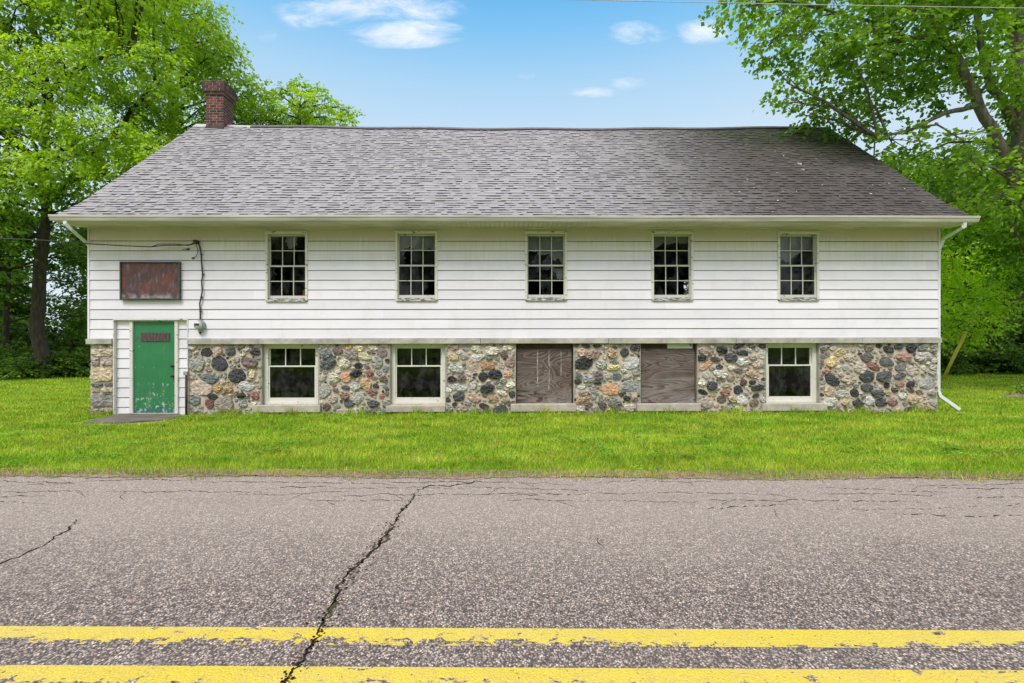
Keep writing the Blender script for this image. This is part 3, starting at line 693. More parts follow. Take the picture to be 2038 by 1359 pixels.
hero = {1: [(437, 723, 33, 29, BLK), (472, 746, 31, 27, BLK), (411, 699, 23, 18, BLK), (509, 699, 22, 16, (0.06, .055, .06)), (418, 751, 33, 20, (.12, .14, .14)), (424, 788, 19, 12, BLK), (481, 786, 16, 12, BLK), (497, 720, 32, 20, (.20, .13, .125)), (391, 722, 33, 34, (.33, .32, .28)), (417, 802, 18, 20, (.22, .07, .055)), (446, 802, 36, 30, (.30, .25, .20)), (491, 767, 36, 18, (.42, .42, .40)), (455, 771, 18, 18, (.42, .27, .10)), (434, 771, 16, 16, (.40, .22, .06)), (400, 770, 44, 26, (.46, .34, .28)), (433, 697, 18, 18, (.44, .30, .22)), (503, 742, 14, 20, (.52, .42, .22)), (508, 786, 16, 18, (.25, .08, .07))],
        2: [(652, 722, 32, 24, (.10, .12, .14)), (648, 703, 26, 20, (.20, .22, .24)), (665, 751, 25, 20, (.66, .60, .47)), (688, 750, 20, 20, (.50, .24, .12)), (708, 743, 22, 14, BLK), (736, 742, 17, 15, (.23, .09, .07)), (750, 721, 26, 24, (.26, .28, .24)), (730, 764, 22, 24, (.48, .29, .14)), (686, 723, 22, 20, (.55, .50, .38)), (699, 706, 26, 18, (.26, .235, .20)), (725, 708, 26, 16, (.42, .38, .22)), (692, 689, 18, 12, (.50, .28, .08)), (714, 692, 22, 12, (.58, .50, .26)), (742, 691, 20, 12, (.52, .46, .32)), (761, 702, 20, 22, (.20, .13, .13)), (695, 803, 20, 16, (.07, .09, .09)), (743, 803, 22, 16, (.06, .08, .08)), (685, 788, 18, 14, (.24, .12, .09)), (711, 791, 22, 22, (.48, .45, .38)), (740, 780, 20, 14, (.24, .11, .09)), (760, 789, 12, 12, (.30, .09, .07)), (650, 809, 16, 14, (.10, .06, .065))],
        3: [(985, 746, 25, 20, BLK), (962, 750, 18, 18, BLK), (919, 752, 18, 16, (.14, .10, .10)), (899, 754, 18, 12, BLK), (913, 789, 26, 18, (.06, .065, .07)), (970, 728, 28, 18, (.36, .16, .06)), (941, 729, 24, 22, (.58, .40, .30)), (949, 695, 26, 16, (.50, .48, .34)), (981, 794, 24, 15, (.35, .22, .10)), (951, 712, 30, 16, (.46, .45, .42)), (1011, 746, 20, 14, (.44, .22, .13)), (963, 808, 20, 12, BLK), (902, 711, 20, 14, (.50, .40, .22)), (909, 733, 30, 18, (.46, .46, .42)), (944, 792, 28, 16, (.42, .27, .19)), (910, 770, 38, 12, (.44, .42, .40))],
        4: [(1162, 724, 36, 24, (.022, .024, .028)), (1243, 702, 17, 19, (.06, .07, .085)), (1214, 776, 34, 22, (.62, .30, .11)), (1227, 750, 18, 17, (.12, .16, .16)), (1191, 748, 20, 18, (.16, .125, .12)), (1190, 763, 16, 6, BLK), (1218, 704, 20, 20, (.48, .32, .17)), (1180, 707, 26, 16, (.34, .20, .15)), (1158, 702, 22, 16, (.44, .31, .20)), (1196, 727, 24, 18, (.42, .42, .38)), (1221, 733, 26, 12, (.56, .46, .18)), (1255, 726, 34, 22, (.42, .41, .39)), (1254, 770, 36, 24, (.32, .33, .32)), (1223, 803, 26, 18, (.20, .18, .16)), (1248, 794, 14, 10, BLK), (1172, 755, 26, 14, (.30, .31, .31)), (1160, 795, 30, 10, (.50, .30, .14)), (1198, 806, 20, 14, (.12, .12, .11)), (1166, 689, 18, 8, BLK), (1188, 689, 16, 8, BLK), (1264, 743, 14, 12, (.33, .34, .31))],
        5: [(1437, 698, 22, 15, BLK), (1455, 713, 24, 20, (.055, .07, .085)), (1479, 704, 22, 13, BLK), (1395, 714, 20, 12, BLK), (1422, 717, 22, 12, (.09, .06, .06)), (1470, 689, 22, 10, BLK), (1479, 763, 15, 12, (.12, .06, .06)), (1468, 778, 20, 18, BLK), (1443, 782, 20, 12, (.26, .09, .06)), (1476, 799, 22, 20, (.60, .58, .54)), (1435, 797, 18, 15, (.14, .10, .08)), (1398, 781, 24, 10, BLK), (1404, 729, 34, 12, (.46, .22, .10)), (1497, 747, 26, 14, (.50, .33, .20)), (1499, 803, 20, 14, (.16, .12, .11)), (1497, 763, 14, 8, BLK), (1457, 795, 18, 12, (.48, .38, .22)), (1476, 722, 24, 16, (.44, .43, .40)), (1403, 701, 26, 16, (.44, .30, .22))],
        6: [(1655, 759, 34, 20, (.05, .058, .068)), (1725, 753, 32, 22, (.05, .058, .068)), (1768, 698, 22, 14, BLK), (1813, 696, 21, 17, BLK), (1788, 693, 18, 12, (.06, .065, .07)), (1706, 804, 22, 15, BLK), (1752, 804, 24, 16, (.045, .045, .055)), (1700, 784, 18, 16, BLK), (1745, 785, 26, 14, (.10, .11, .12)), (1792, 734, 26, 14, (.13, .14, .15)), (1791, 751, 22, 12, (.09, .095, .095)), (1725, 713, 26, 18, (.13, .12, .11)), (1735, 731, 30, 14, (.26, .09, .07)), (1797, 714, 30, 20, (.30, .15, .13)), (1653, 723, 26, 20, (.50, .37, .14)), (1671, 704, 24, 15, (.48, .40, .18)), (1815, 740, 30, 22, (.52, .42, .36)), (1846, 765, 36, 24, (.34, .34, .35)), (1836, 712, 34, 18, (.46, .42, .40)), (1819, 798, 28, 18, (.50, .36, .20)), (1790, 767, 16, 12, (.42, .20, .15)), (1775, 803, 20, 16, (.24, .11, .10)), (1811, 768, 18, 12, BLK), (1813, 780, 14, 10, (.13, .08, .07)), (1808, 817, 20, 10, BLK), (1764, 770, 12, 12, BLK), (1712, 735, 28, 26, (.40, .34, .28)), (1728, 696, 18, 16, (.24, .18, .16)), (1690, 757, 30, 18, (.44, .36, .26)), (1838, 816, 28, 12, (.40, .20, .15)), (1650, 780, 20, 18, (.44, .30, .22)), (1729, 800, 18, 18, (.56, .54, .52)), (1645, 741, 22, 10, (.42, .20, .11)), (1697, 699, 12, 10, (.5, .4, .3))]}
for i, (a, b) in enumerate(edges):
    fx = [F_(px, py, w, h, c, a) for (px, py, w, h, c) in hero.get(i, [])]
    if i == 0:
        yy = 0.0; fx = []; L = b - a
        for (hh, cc, spl) in [(.16, (.40, .33, .25), 2), (.30, (.27, .25, .235), 1), (.13, (.42, .34, .25), 2), (.10, (.13, .12, .12), 2), (.34, (.50, .37, .22), 1), (.20, (.34, .25, .22), 2), (.18, (.46, .37, .26), 1)]:
            xs_ = [0, L] if spl == 1 else [0, L * rng.uniform(.4, .65), L]
            for p, q in zip(xs_[:-1], xs_[1:]): fx.append(((p + q) / 2, yy + hh / 2, (q - p) / 2 - .016, hh / 2 - .014, cc if (hh > .11 or rng.random() > .5) else (.08, .08, .08), 1))
            yy += hh
    emit_stones(mb, pack(b - a, ZL0 - .01, fx), lambda u, o, z, a=a: (a + u, -o, z))
emit_stones(mb, pack(DEP, ZL0 - .01), lambda u, o, z: (USR + o, u, z)); emit_stones(mb, pack(DEP, ZL0 - .01), lambda u, o, z: (USL - o, DEP - u, z))
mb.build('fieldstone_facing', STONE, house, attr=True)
# ------------------------------------------------------------------ windows
def frame_box(mb, a, b, c, d_, w, y0, y1, wt=None, wb=None, mi=0):
    wt = w if wt is None else wt; wb = w if wb is None else wb
    mb.box(a, a + w, y0, y1, c, d_, mi); mb.box(b - w, b, y0, y1, c, d_, mi)
    mb.box(a + w, b - w, y0, y1, d_ - wt, d_, mi); mb.box(a + w, b - w, y0, y1, c, c + wb, mi)
def sash_mb(a, b, c, d_, y0, cols, rows, fw, bw_=None, mw=0.016):
    mb = MB(); bw_ = bw_ or fw; frame_box(mb, a, b, c, d_, fw, y0, y0 + .035, wb=bw_)
    iw, ih = (b - a - 2 * fw), (d_ - c - fw - bw_)
    for i in range(1, cols): x = a + fw + iw * i / cols; mb.box(x - mw / 2, x + mw / 2, y0 + .004, y0 + .03, c + bw_, d_ - fw)
    for j in range(1, rows): z = c + bw_ + ih * j / rows; mb.box(a + fw, b - fw, y0 + .006, y0 + .028, z - mw / 2, z + mw / 2)
    return mb
for wi, (a, b, c, d_) in enumerate(wins):
    mb = MB(); cw = 0.042
    mb.box(a - .004, a + cw, -.045, .012, c + .03, d_); mb.box(b - cw, b + .004, -.045, .012, c + .03, d_)
    mb.box(a + cw, b - cw, -.045, .012, d_ - cw, d_); mb.box(a - .012, b + .012, -.052, -.046 + .05, d_ + .001, d_ + .014)
    # jambs back into the wall
    mb.box(a + .001, a + cw - .006, .0125, .15, c, d_); mb.box(b - cw + .006, b - .001, .0125, .15, c, d_); mb.box(a + cw, b - cw, .0125, .15, d_ - cw + .006, d_ - .001)
    win = mb.build('window', TRIM, house); win['label'] = 'double-hung window with peeling white frame'
    i0, i1 = a + cw, b - cw; zb = c + 0.075; zt = d_ - cw; zm = (zb + zt) / 2 + 0.005
    up = sash_mb(i0 - .004, i1 + .004, zm - .012, zt, 0.052, 3, 2, 0.030, 0.040); up.build('upper_sash', SASH, win)
    lo = sash_mb(i0 - .004, i1 + .004, zb, zm + .014, 0.014, 3, 2, 0.026, 0.060); lo.build('lower_sash', SASH, win)
    mb = MB(); mb.box(i0 - .03, i1 + .03, -.050, .05, c, c + .032); mb.box(i0, i1, -.03, .05, c + .033, zb - .001); mb.build('sill', SILLP, win)
    for (yy, z0, z1, nm) in [(.069, zm + .016, zt - .03, 'upper_glass'), (.031, zb + .06, zm - .012, 'lower_glass')]:
        mb = MB(); x0, x1 = i0 + .022, i1 - .022; pw = (x1 - x0) / 3; ph = (z1 - z0) / 2
        for i in range(3):
            for j in range(2):
                key = (wi, nm[0], i, j)
                if key in [(2, 'l', 0, 0), (2, 'l', 2, 0), (3, 'l', 2, 0)]: continue
                xa, xb, za, zb_ = x0 + i * pw, x0 + (i + 1) * pw, z0 + j * ph, z0 + (j + 1) * ph
                if key in [(0, 'l', 0, 1), (1, 'u', 0, 0), (3, 'l', 2, 1), (1, 'l', 2, 0)]:   # broken pane, jagged remainder
                    pts = [(0, 0), (.55, 0), (.42, .3), (.6, .5), (.35, .72), (.5, 1), (0, 1)]
                    mb.face([(xa + p * pw, yy, za + q * ph) for p, q in pts]); continue
                mb.face([(xa, yy, za), (xb, yy + random.uniform(-.003, .003), za), (xb, yy, zb_), (xa, yy, zb_)])
        mb.build(nm, GLASS, win)
for wi in (0, 1, 4):
    a, b = lows[wi]; yo = 0.075 
    c, d_ = LZ0 + .005, LZ1 - .004
    mb = MB(); frame_box(mb, a + .012, b - .012, c, d_, 0.085, yo, yo + .12, wt=.07, wb=.05)
    win = mb.build('basement_window', TRIMLOW, house); win['label'] = 'basement window with a three-light upper sash over one clear pane'
    i0, i1 = a + .097, b - .097; zm = Zp(729, 580)
    sash_mb(i0 - .002, i1 + .002, zm - .02, d_ - .07, yo + .055, 3, 1, 0.028, .03, .02).build('upper_sash', TRIMLOW, win)
    sash_mb(i0 - .002, i1 + .002, c + .05, zm + .022, yo + .016, 1, 1, 0.030, .085).build('lower_sash', TRIMLOW, win)
    mb = MB(); mb.face([(i0 + .02, yo + .075, zm), (i1 - .02, yo + .075, zm), (i1 - .02, yo + .075, d_ - .08), (i0 + .02, yo + .075, d_ - .08)]); mb.build('upper_glass', GLASSLOW, win)
    mb = MB(); mb.face([(i0 + .02, yo + .034, c + .1), (i1 - .02, yo + .034, c + .1), (i1 - .02, yo + .034, zm), (i0 + .02, yo + .034, zm)]); mb.build('lower_glass', GLASSLOW, win)
mb = MB(); mb.box(USL + .5, USR - .5, 2.2, 2.3, 0, 1.41); mb.box(USL + .5, USR - .5, .43, 2.19, -.05, 0.02); mb.build('cellar_dark_backing', INTER, house)  # dark wall added behind the basement windows to keep the panes dark
for wi, (a, b) in enumerate(lows):
    mb = MB(); px0, px1 = [(501, 636.5), (767, 886), (1016, 1147), (1268, 1395), (1517.5, 1647)][wi]
    mb.box(U(px0, -.085), U(px1, -.085), -.085, .19, LZ0 - .155, LZ0 + .002 + [.0, -.02, .008, .004, .0][wi])
    o = mb.build('window_ledge', CONC2, house); bv = o.modifiers.new('bevel', 'BEVEL'); bv.width = .012; bv.segments = 2
    # weathered grey jamb strips standing in the stone opening
    mb = MB(); mb.box(a - .045, a + .010, -.012, .07, LZ0, LZ1 - .004); mb.build('opening_jamb', JAMB, house)
    mb = MB(); mb.box(b - .010, b + .035, -.012, .07, LZ0, LZ1 - .004); mb.build('opening_jamb', JAMB, house)
for wi, ply in ((2, PLY1), (3, PLY2)):
    a, b = lows[wi]
    mb = MB(); mb.box(0, b - a - .075, 0, .02, 0, 1.175)
    o = mb.build('plywood_board', ply, house, loc=(a + .03, .045, LZ0 + .006)); o['label'] = ['swirling-grain plywood board with pale drip streaks', 'grey plywood board with flat flowing grain'][wi - 2]
    mb = MB(); mb.box(a + .011, b - .011, .10, .14, LZ0, LZ1 - .004)
    if wi == 3: mb.box(U(1330), U(1380), .05, .098, LZ1 - .11, LZ1 - .008, 1)
    mb.build('backing_board', [BLACKW, TRIMLOW], house)
    if wi == 2:
        mb = MB()
        for px, w_, z0, z1 in [(1070, .03, .55, 1.36), (1093, .028, .50, 1.36), (1117, .018, .80, 1.36)]:
            u = U(px); mb.face([(u - w_ / 2, .0435, z0), (u + w_ / 2, .0435, z0), (u + w_ / 3, .0435, z1), (u - w_ / 3, .0435, z1)])
        mm, g = material('lime_drip'); o_ = obco(g); tr = g.n('BsdfTransparent', {}); df = g.n('BsdfDiffuse', {'Color': (.5, .44, .38)})
        finish(mm, g, g.n('MixShader', {0: g.range(g.noise(g.scale(o_, (20, 1, 3)), 3, 5, .7), .40, .62), 1: tr, 2: df}))
        mb.build('drip_stain', mm, house)
# ------------------------------------------------------------------ entrance
mb = MB(); yd = 0.035
mb.box(DU0, DU1, yd + .03, yd + .12, 0, DZ1 - .001, 1)
dj0, dj1 = U(257), U(353)
clap(mb, U(229.5), dj0, 0, DZ1 - .03, [], lambda u, o, z: (u, yd + .03 - o, z), z0=Z0S - 8 * PITCH)
clap(mb, dj1, U(374.5), 0, DZ1 - .03, [], lambda u, o, z: (u, yd + .03 - o, z), z0=Z0S - 8 * PITCH)
mb.build('entrance_siding', [SIDING, GRIME_SHADE], house)
mb = MB()
mb.box(DU0 + .001, DU0 + .022, -.034, yd + .028, 0, DZ1 - .002); mb.box(DU1 - .022, DU1 - .001, -.034, yd + .028, 0, DZ1 - .002)
mb.box(DU0 + .023, DU1 - .023, -.034, yd + .028, DZ1 - .028, DZ1 - .002)
mb.box(dj0, U(263.2), yd - .03, yd + .029, .03, DZ1 - .03); mb.box(U(347), dj1, yd - .03, yd + .029, .03, DZ1 - .03); mb.box(U(263.3), U(346.9), yd - .03, yd + .029, DZ1 - .055, DZ1 - .03)
mb.box(dj0, dj1, yd - .05, yd + .029, .0, .028)
mb.build('door_frame', TRIM, house)
mb = MB(); dw = U(346.5) - U(263.7); dz0 = .034; mb.box(0, dw, 0, .024, 0, DZ1 - .06 - dz0)
door = mb.build('door', DOORM, house, loc=(U(263.7), yd + .004, dz0)); door['label'] = 'green flush door with scuffed peeling paint'
mb = MB(); a, b, c, e = U(278) - U(263.7), U(336) - U(263.7), Zp(678, 307) - dz0, Zp(660, 307) - dz0
n = 9
for i in range(n): x0 = a + (b - a) * i / n; mb.box(x0, x0 + (b - a) / n - .004, -.014 - random.uniform(0, .003), -.002, c + random.uniform(0, .012), e - random.uniform(0, .01))
mb.build('letter_plate', m_noise('charred_plate', (0.07, 0.045, 0.045), (0.13, 0.085, 0.08), 9, .8, sc=(4, 1, 1)), door)
for py, r_ in ((727, .03), (747, .028)):
    mb = MB(); cx_, cz_ = U(342.5) - U(263.7), Zp(py, 342) - dz0
    mb.tube([(cx_, .0, cz_), (cx_, -.03, cz_), (cx_, -.045, cz_)], [r_ * .6, r_ * .6, r_], 14); mb.tube([(cx_, -.0455, cz_), (cx_, -.065, cz_), (cx_, -.078, cz_)], [r_, r_ * .95, r_ * .4], 14)
    mb.build('door_knob', RIDGE, door, smooth=True)
# ------------------------------------------------------------------ roof
def sag(u, t): return -0.08 * math.sin(math.pi * min(1, max(0, (u - RU0) / (RU1 - RU0)))) ** 1.2 * t + 0.012 * math.sin(u * 1.9) * t
SL1 = math.hypot(YK - YE, ZK - ZE); SL2 = math.hypot(YR - YK, ZR - ZK); SL = SL1 + SL2
def rp(u, s, h, back=False):
    if s < SL1: t = s / SL1; y, z = YE + (YK - YE) * t, ZE + (ZK - ZE) * t; ny, nz = -(ZK - ZE) / SL1, (YK - YE) / SL1
    else: t = (s - SL1) / SL2; y, z = YK + (YR - YK) * t, ZK + (ZR - ZK) * t; ny, nz = -(ZR - ZK) / SL2, (YR - YK) / SL2
    y += ny * h; z += nz * h + sag(u, s / SL)
    if back: y = 2 * YR - y
    return (u, y, z)
mb = MB(); rows = 44; ex = SL / rows; rr = random.Random(11)
for back in (False, True):
    for i in range(rows):
        s0, s1 = i * ex, min((i + 1) * ex + .004, SL); u = RU0 - rr.uniform(-.0, .012); first = True; wob = 0
        while u < RU1:
            w = rr.choice([.08, .10, .12, .14, .17]) * rr.uniform(.9, 1.1); u1 = min(u + w, RU1)
            tab = rr.random() < 0.55; h0 = .016 if tab else .009; v = rr.uniform(.955, 1.045) * (1.05 if tab else .95)
            tint = (v, v * rr.uniform(.97, 1.02), v * rr.uniform(.97, 1.05)); wb = wob + rr.gauss(0, .0025)
            band = rr.random() < 0.47; sb = s1 - (.048 if band else .010)
            q0, q1 = rp(u, s0 + wb, h0, back), rp(u1, s0 + wb, h0, back); r0, r1 = rp(u1, sb, h0 * .6, back), rp(u, sb, h0 * .6, back)
            t0, t1 = rp(u1, s1, h0 * .4, back), rp(u, s1, h0 * .4, back)
            mb.face([q0, q1, r0, r1], 0, tint)
            dk = .17 if band else .78
            mb.face([r1, r0, t0, t1], 0, tuple(c * dk for c in tint))
            mb.face([rp(u, s0 + wb, 0, back), rp(u1, s0 + wb, 0, back), q1, q0], 0, (.3, .3, .3))
            u = u1
roof = mb.build('roof', SHING, house, attr=True)
# roof deck, rake boards, soffit
mb = MB(); N = 24; us_ = np.linspace(RU0 + .02, RU1 - .02, N + 1)
for back in (False, True):
    for i in range(N):
        for (a, b) in ((0, SL1), (SL1, SL)):
            q = [rp(us_[i], a, -.002, back), rp(us_[i + 1], a, -.002, back), rp(us_[i + 1], b, -.002, back), rp(us_[i], b, -.002, back)]
            p = [rp(us_[i], a, -.06, back), rp(us_[i + 1], a, -.06, back), rp(us_[i + 1], b, -.06, back), rp(us_[i], b, -.06, back)]
            mb.face(q); mb.face(p[::-1])
mb.build('roof_deck', INTER, roof)
for uu, w_ in ((RU0, 1), (RU1, -1)):
    mb = MB()
    for back in (False, True):
        for (a, b) in ((0, SL1), (SL1, SL)):
            x0, x1 = sorted((uu + .004 * w_, uu + .026 * w_))
            A = [rp(x0, a, -.003, back), rp(x1, a, -.003, back), rp(x1, b, -.003, back), rp(x0, b, -.003, back)]; B = [rp(x0, a, -.16, back), rp(x1, a, -.16, back), rp(x1, b, -.16, back), rp(x0, b, -.16, back)]
            mb.add(A + B, [(0, 1, 2, 3), (7, 6, 5, 4), (0, 4, 5, 1), (1, 5, 6, 2), (2, 6, 7, 3), (3, 7, 4, 0)])
    mb.build('rake_board', GUTTER, roof)
mb = MB(); x = RU0 + .03
while x < RU1 - .03:
    x1 = min(x + .1, RU1 - .03); mb.box(x, x1 - .006, YE + .02, -.031, ZTOP, ZTOP + .012, 0); mb.box(x, x1 - .006, DEP + .031, 2 * YR - YE - .02, ZTOP, ZTOP + .012, 0); x = x1
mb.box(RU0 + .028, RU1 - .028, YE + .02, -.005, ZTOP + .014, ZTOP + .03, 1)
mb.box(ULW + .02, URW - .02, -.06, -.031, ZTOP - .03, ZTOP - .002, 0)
mb.build('soffit', [SOFFIT, GRIME_SHADE], roof)
mb = MB(); mb.box(RU0 + .027, RU1 - .027, YE + .0, YE + .018, ZTOP - .005, ZE - .012); mb.box(RU0 + .027, RU1 - .027, 2 * YR - YE - .018, 2 * YR - YE, ZTOP - .005, ZE - .012); mb.build('fascia', GUTTER, roof)
# K-style gutter
prof = [(-.002, 0), (-.085, 0), (-.092, .02), (-.10, .032), (-.10, .052), (-.118, .068), (-.122, .100), (-.122, .108), (-.112, .108), (-.110, .072), (-.08, .012), (-.01, .010), (-.002, .10)]
def gutter(name, back=False):
    mb = MB(); us = np.linspace(RU0 - .01, RU1 + .01, 20)
    for i in range(19):
        for (p, q) in zip(prof, prof[1:] + prof[:1]):
            def t(u, r_): 
                y = YE + r_[0]; 
                return (u, 2 * YR - y if back else y, ZTOP - .002 + r_[1] - .006 * math.sin(u * .7))
            mb.face([t(us[i], p), t(us[i + 1], p), t(us[i + 1], q), t(us[i], q)])
    for u in (us[0], us[-1]): mb.face([(u, (2 * YR - YE - r_[0]) if back else YE + r_[0], ZTOP - .002 + r_[1] - .006 * math.sin(u * .7)) for r_ in prof[1:8] + [prof[12]]])
    u = RU0 + .6
    while u < RU1: mb.box(u, u + .02, *( (YE - .124, YE) if not back else (2 * YR - YE, 2 * YR - YE + .124)), ZTOP + .107, ZTOP + .111); u += .75
    mb.build(name, GUTTER, house)
gutter('gutter'); gutter('rear_gutter', True)
def spout(name, pts, w=.075, t=.055):
    mb = MB(); pts = [Vector(p) for p in pts]; rings = []
    for i, p in enumerate(pts):
        t_ = (pts[min(i + 1, len(pts) - 1)] - pts[max(i - 1, 0)]).normalized(); yv = Vector((0, 1, 0)); yv = (yv - t_ * yv.dot(t_)).normalized() if abs(t_.y) < .95 else Vector((0, 0, 1)); sv = t_.cross(yv)
        rings.append([p + sv * (w / 2) * a + yv * (t / 2) * b for a, b in ((-.8, -1), (.8, -1), (1, -.8), (1, .8), (.8, 1), (-.8, 1), (-1, .8), (-1, -.8))])
    V = [q for r_ in rings for q in r_]; Fq = [(i * 8 + k, i * 8 + (k + 1) % 8, i * 8 + 8 + (k + 1) % 8, i * 8 + 8 + k) for i in range(len(pts) - 1) for k in range(8)]
    mb.add(V, Fq + [tuple(range(8))]); return mb.build(name, SPOUT, house)
xr = URW + .055; xl = ULW - .055
gr_ = (U(1915, YE), YE - .05)
spout('downspout', [(gr_[0], gr_[1], ZTOP + .01), (gr_[0], gr_[1], ZTOP - .10), (xr + .08, .02, Zp(478, 1885)), (xr, .06, Zp(500, 1872)), (xr, .07, 1.75), (xr - .0, .07, 1.3), (xr, .07, Zp(781, 1868)), (xr + .03, .05, Zp(792, 1872)), (xr + .40, .0, Zp(820, 1903) + .02)])
gl_ = (U(135.5, YE), YE - .05)
spout('downspout', [(gl_[0], gl_[1], ZTOP + .01), (gl_[0], gl_[1], ZTOP - .06), (gl_[0] + .05, YE, ZTOP - .15), (xl - .05, .0, Zp(478, 168)), (xl, .10, Zp(488, 172)), (xl + .02, .12, 1.75), (xl + .055, .12, 1.3), (xl + .055, .12, .78)])
# ridge
mb = MB(); ua, ub = U(503, YR), U(1626, YR); us = np.linspace(ua, ub, 40)
for a, b in zip(us[:-1], us[1:]):
    za, zb = ZR + sag(a, 1) + .03, ZR + sag(b, 1) + .03
    sec = [(-.14, -.125), (-.14, -.088), (0, .012), (.14, -.088), (.14, -.125)]
    for k_, (p, q) in enumerate(zip(sec[:-1], sec[1:])): mb.face([(a, YR + p[0], za + p[1]), (b, YR + p[0], zb + p[1]), (b, YR + q[0], zb + q[1]), (a, YR + q[0], za + q[1])], 1 if k_ in (1, 2) else 0)
for u in (ua, ub): mb.face([(u, YR + p[0], ZR + sag(u, 1) + .03 + p[1]) for p in sec])
mb.build('ridge_vent', [RIDGE, CAPG], roof)
mb = MB(); us = np.linspace(RU0 - .01, ua, 14)
for a, b in zip(us[:-1], us[1:]):
    for sg in (-1, 1): mb.face([(a, YR + sg * .11, ZR - .085 + sag(a, 1)), (b, YR + sg * .11, ZR - .085 + sag(b, 1)), (b, YR, ZR + .028 + sag(b, 1)), (a, YR, ZR + .028 + sag(a, 1))])
mb.face([rp(RU0 + .0, SL - .22, .022), rp(RU0 + .50, SL - .22, .022), rp(RU0 + .50, SL, .026), rp(RU0 + .0, SL, .026)])
us = np.linspace(ub, RU1 + .01, 6)
mb.build('ridge_cap', PALECAP, roof)
mb = MB()
for a, b in zip(us[:-1], us[1:]):
    for sg in (-1, 1): mb.face([(a, YR + sg * .14, ZR - .11 + sag(a, 1)), (b, YR + sg * .14, ZR - .11 + sag(b, 1)), (b, YR, ZR + .03 + sag(b, 1)), (a, YR, ZR + .03 + sag(a, 1))], 0, (.8, .8, .8))
mb.build('mossy_ridge_cap', SHING, roof, attr=True)
# chimney
CMORT = m_noise('chimney_mortar', (0.42, 0.34, 0.29), (0.22, 0.18, 0.16), 9, .9)
def chimney():
    mb = MB(); ch = MB(); u0, u1 = U(411.5, YR - .2), U(446, YR - .2); y0, y1 = YR - .22, YR + .32
    zb, zt = ZR - .40, H + (CY - 163) * 14.55 / FP
    nrow = 17; chh = (zt - (ZR - .1)) / nrow; rr = random.Random(3)
    ch.box(u0 + .004, u1 - .004, y0 + .004, y1 - .004, zb, zt - .004)
    for r_ in range(-4, nrow):
        z = ZR - .1 + r_ * chh; e = 0.0
        if r_ >= nrow - 5: e = .022
        if r_ >= nrow - 4: e = .075
        if r_ >= nrow - 1: e = .055
        if r_ == nrow - 5: e = .04
        a0, a1, b0, b1 = u0 - e, u1 + e, y0 - e, y1 + e
        if e: ch.box(a0 + .005, a1 - .005, b0 + .005, b1 - .005, z + .002, z + chh - .002, 0)
        bl = .2; off = (r_ % 2) * .1
        def cuts(p, q):
            c = [p]; x = p + bl * (.5 if r_ % 2 else 1)
            while x < q - .06: c.append(x); x += bl
            c.append(q); return c
        for face in range(4):
            lo, hi = (a0, a1) if face in (0, 2) else (b0 + .09, b1 - .09)
            for p, q in zip(cuts(lo, hi)[:-1], cuts(lo, hi)[1:]):
                base = rr.choice([(.20, .055, .04), (.15, .045, .037), (.24, .075, .05), (.11, .04, .036), (.055, .04, .04)]) if r_ < nrow - 4 else rr.choice([(.12, .05, .045), (.07, .045, .042), (.16, .06, .05)])
                k = rr.uniform(.8, 1.2); c = tuple(v * k for v in base); m_ = .008
                pa, qa = (p if p == lo else p + m_), (q if q == hi else q - m_)
                if face == 0: mb.box(pa, qa, b0, b0 + .09, z + .007, z + chh - .007, 0, c)
                if face == 2: mb.box(pa, qa, b1 - .09, b1, z + .007, z + chh - .007, 0, c)
                if face == 1: mb.box(a1 - .09, a1, p + m_, q - m_, z + .007, z + chh - .007, 0, c)
                if face == 3: mb.box(a0, a0 + .09, p + m_, q - m_, z + .007, z + chh - .007, 0, c)
    c_o = mb.build('chimney', BRICK, house, attr=True); c_o['label'] = 'weathered red brick chimney with corbelled top'
    ch.build('mortar_core', CMORT, c_o)
    f = MB(); 
    pts = [(u0 - .05, y0 - .05), (u1 + .05, y0 - .05), (u1 + .05, y1 + .05), (u0 - .05, y1 + .05)]
    for (p, q) in zip(pts, pts[1:] + pts[:1]):
        def zz(y): return ZR - abs(y - YR) * .84 + .02 + sag(u0, 1)
        f.face([(p[0], p[1], zz(p[1]) - .05), (q[0], q[1], zz(q[1]) - .05), ((q[0] * .8 + (u0 + u1) / 2 * .2), q[1] * .9 + (y0 + y1) / 2 * .1, zz(q[1]) + .09), ((p[0] * .8 + (u0 + u1) / 2 * .2), p[1] * .9 + (y0 + y1) / 2 * .1, zz(p[1]) + .09)])
    f.build('flashing', RIDGE, c_o)
chimney()
# ------------------------------------------------------------------ things fixed to or near the house
t = thing('sign_board', 'blank rusty brown metal sign board above the green door', 'sign', hloc((U(239, -.08) + U(358, -.08)) / 2, -.034, (Zp(520, 298) + Zp(595, 298)) / 2), TH)
w, h = (U(358, -.08) - U(239, -.08)) / 2, (Zp(520, 298) - Zp(595, 298)) / 2
mb = MB(); mb.box(-w + .025, w - .025, -.035, -.005, -h + .025, h - .025); mb.build('sign_panel', SIGNM, t)
mb = MB(); frame_box(mb, -w, w, -h, h, .024, -.06, -.0); mb.build('sign_frame', SIGNF, t)
t = thing('electric_meter', 'round glass electric meter on the white siding right of the door', 'electric meter', hloc(U(401), -.032, Zp(646, 401)), TH)
mb = MB(); mb.tube([(.01, 0, 0), (.01, -.05, 0), (.01, -.06, 0)], [.105, .105, .098], 24); mb.box(-.03, .05, -.03, 0, -.13, -.09); mb.box(-.012, .032, -.035, 0, .09, .13); mb.build('meter_socket', STEEL, t, smooth=False)
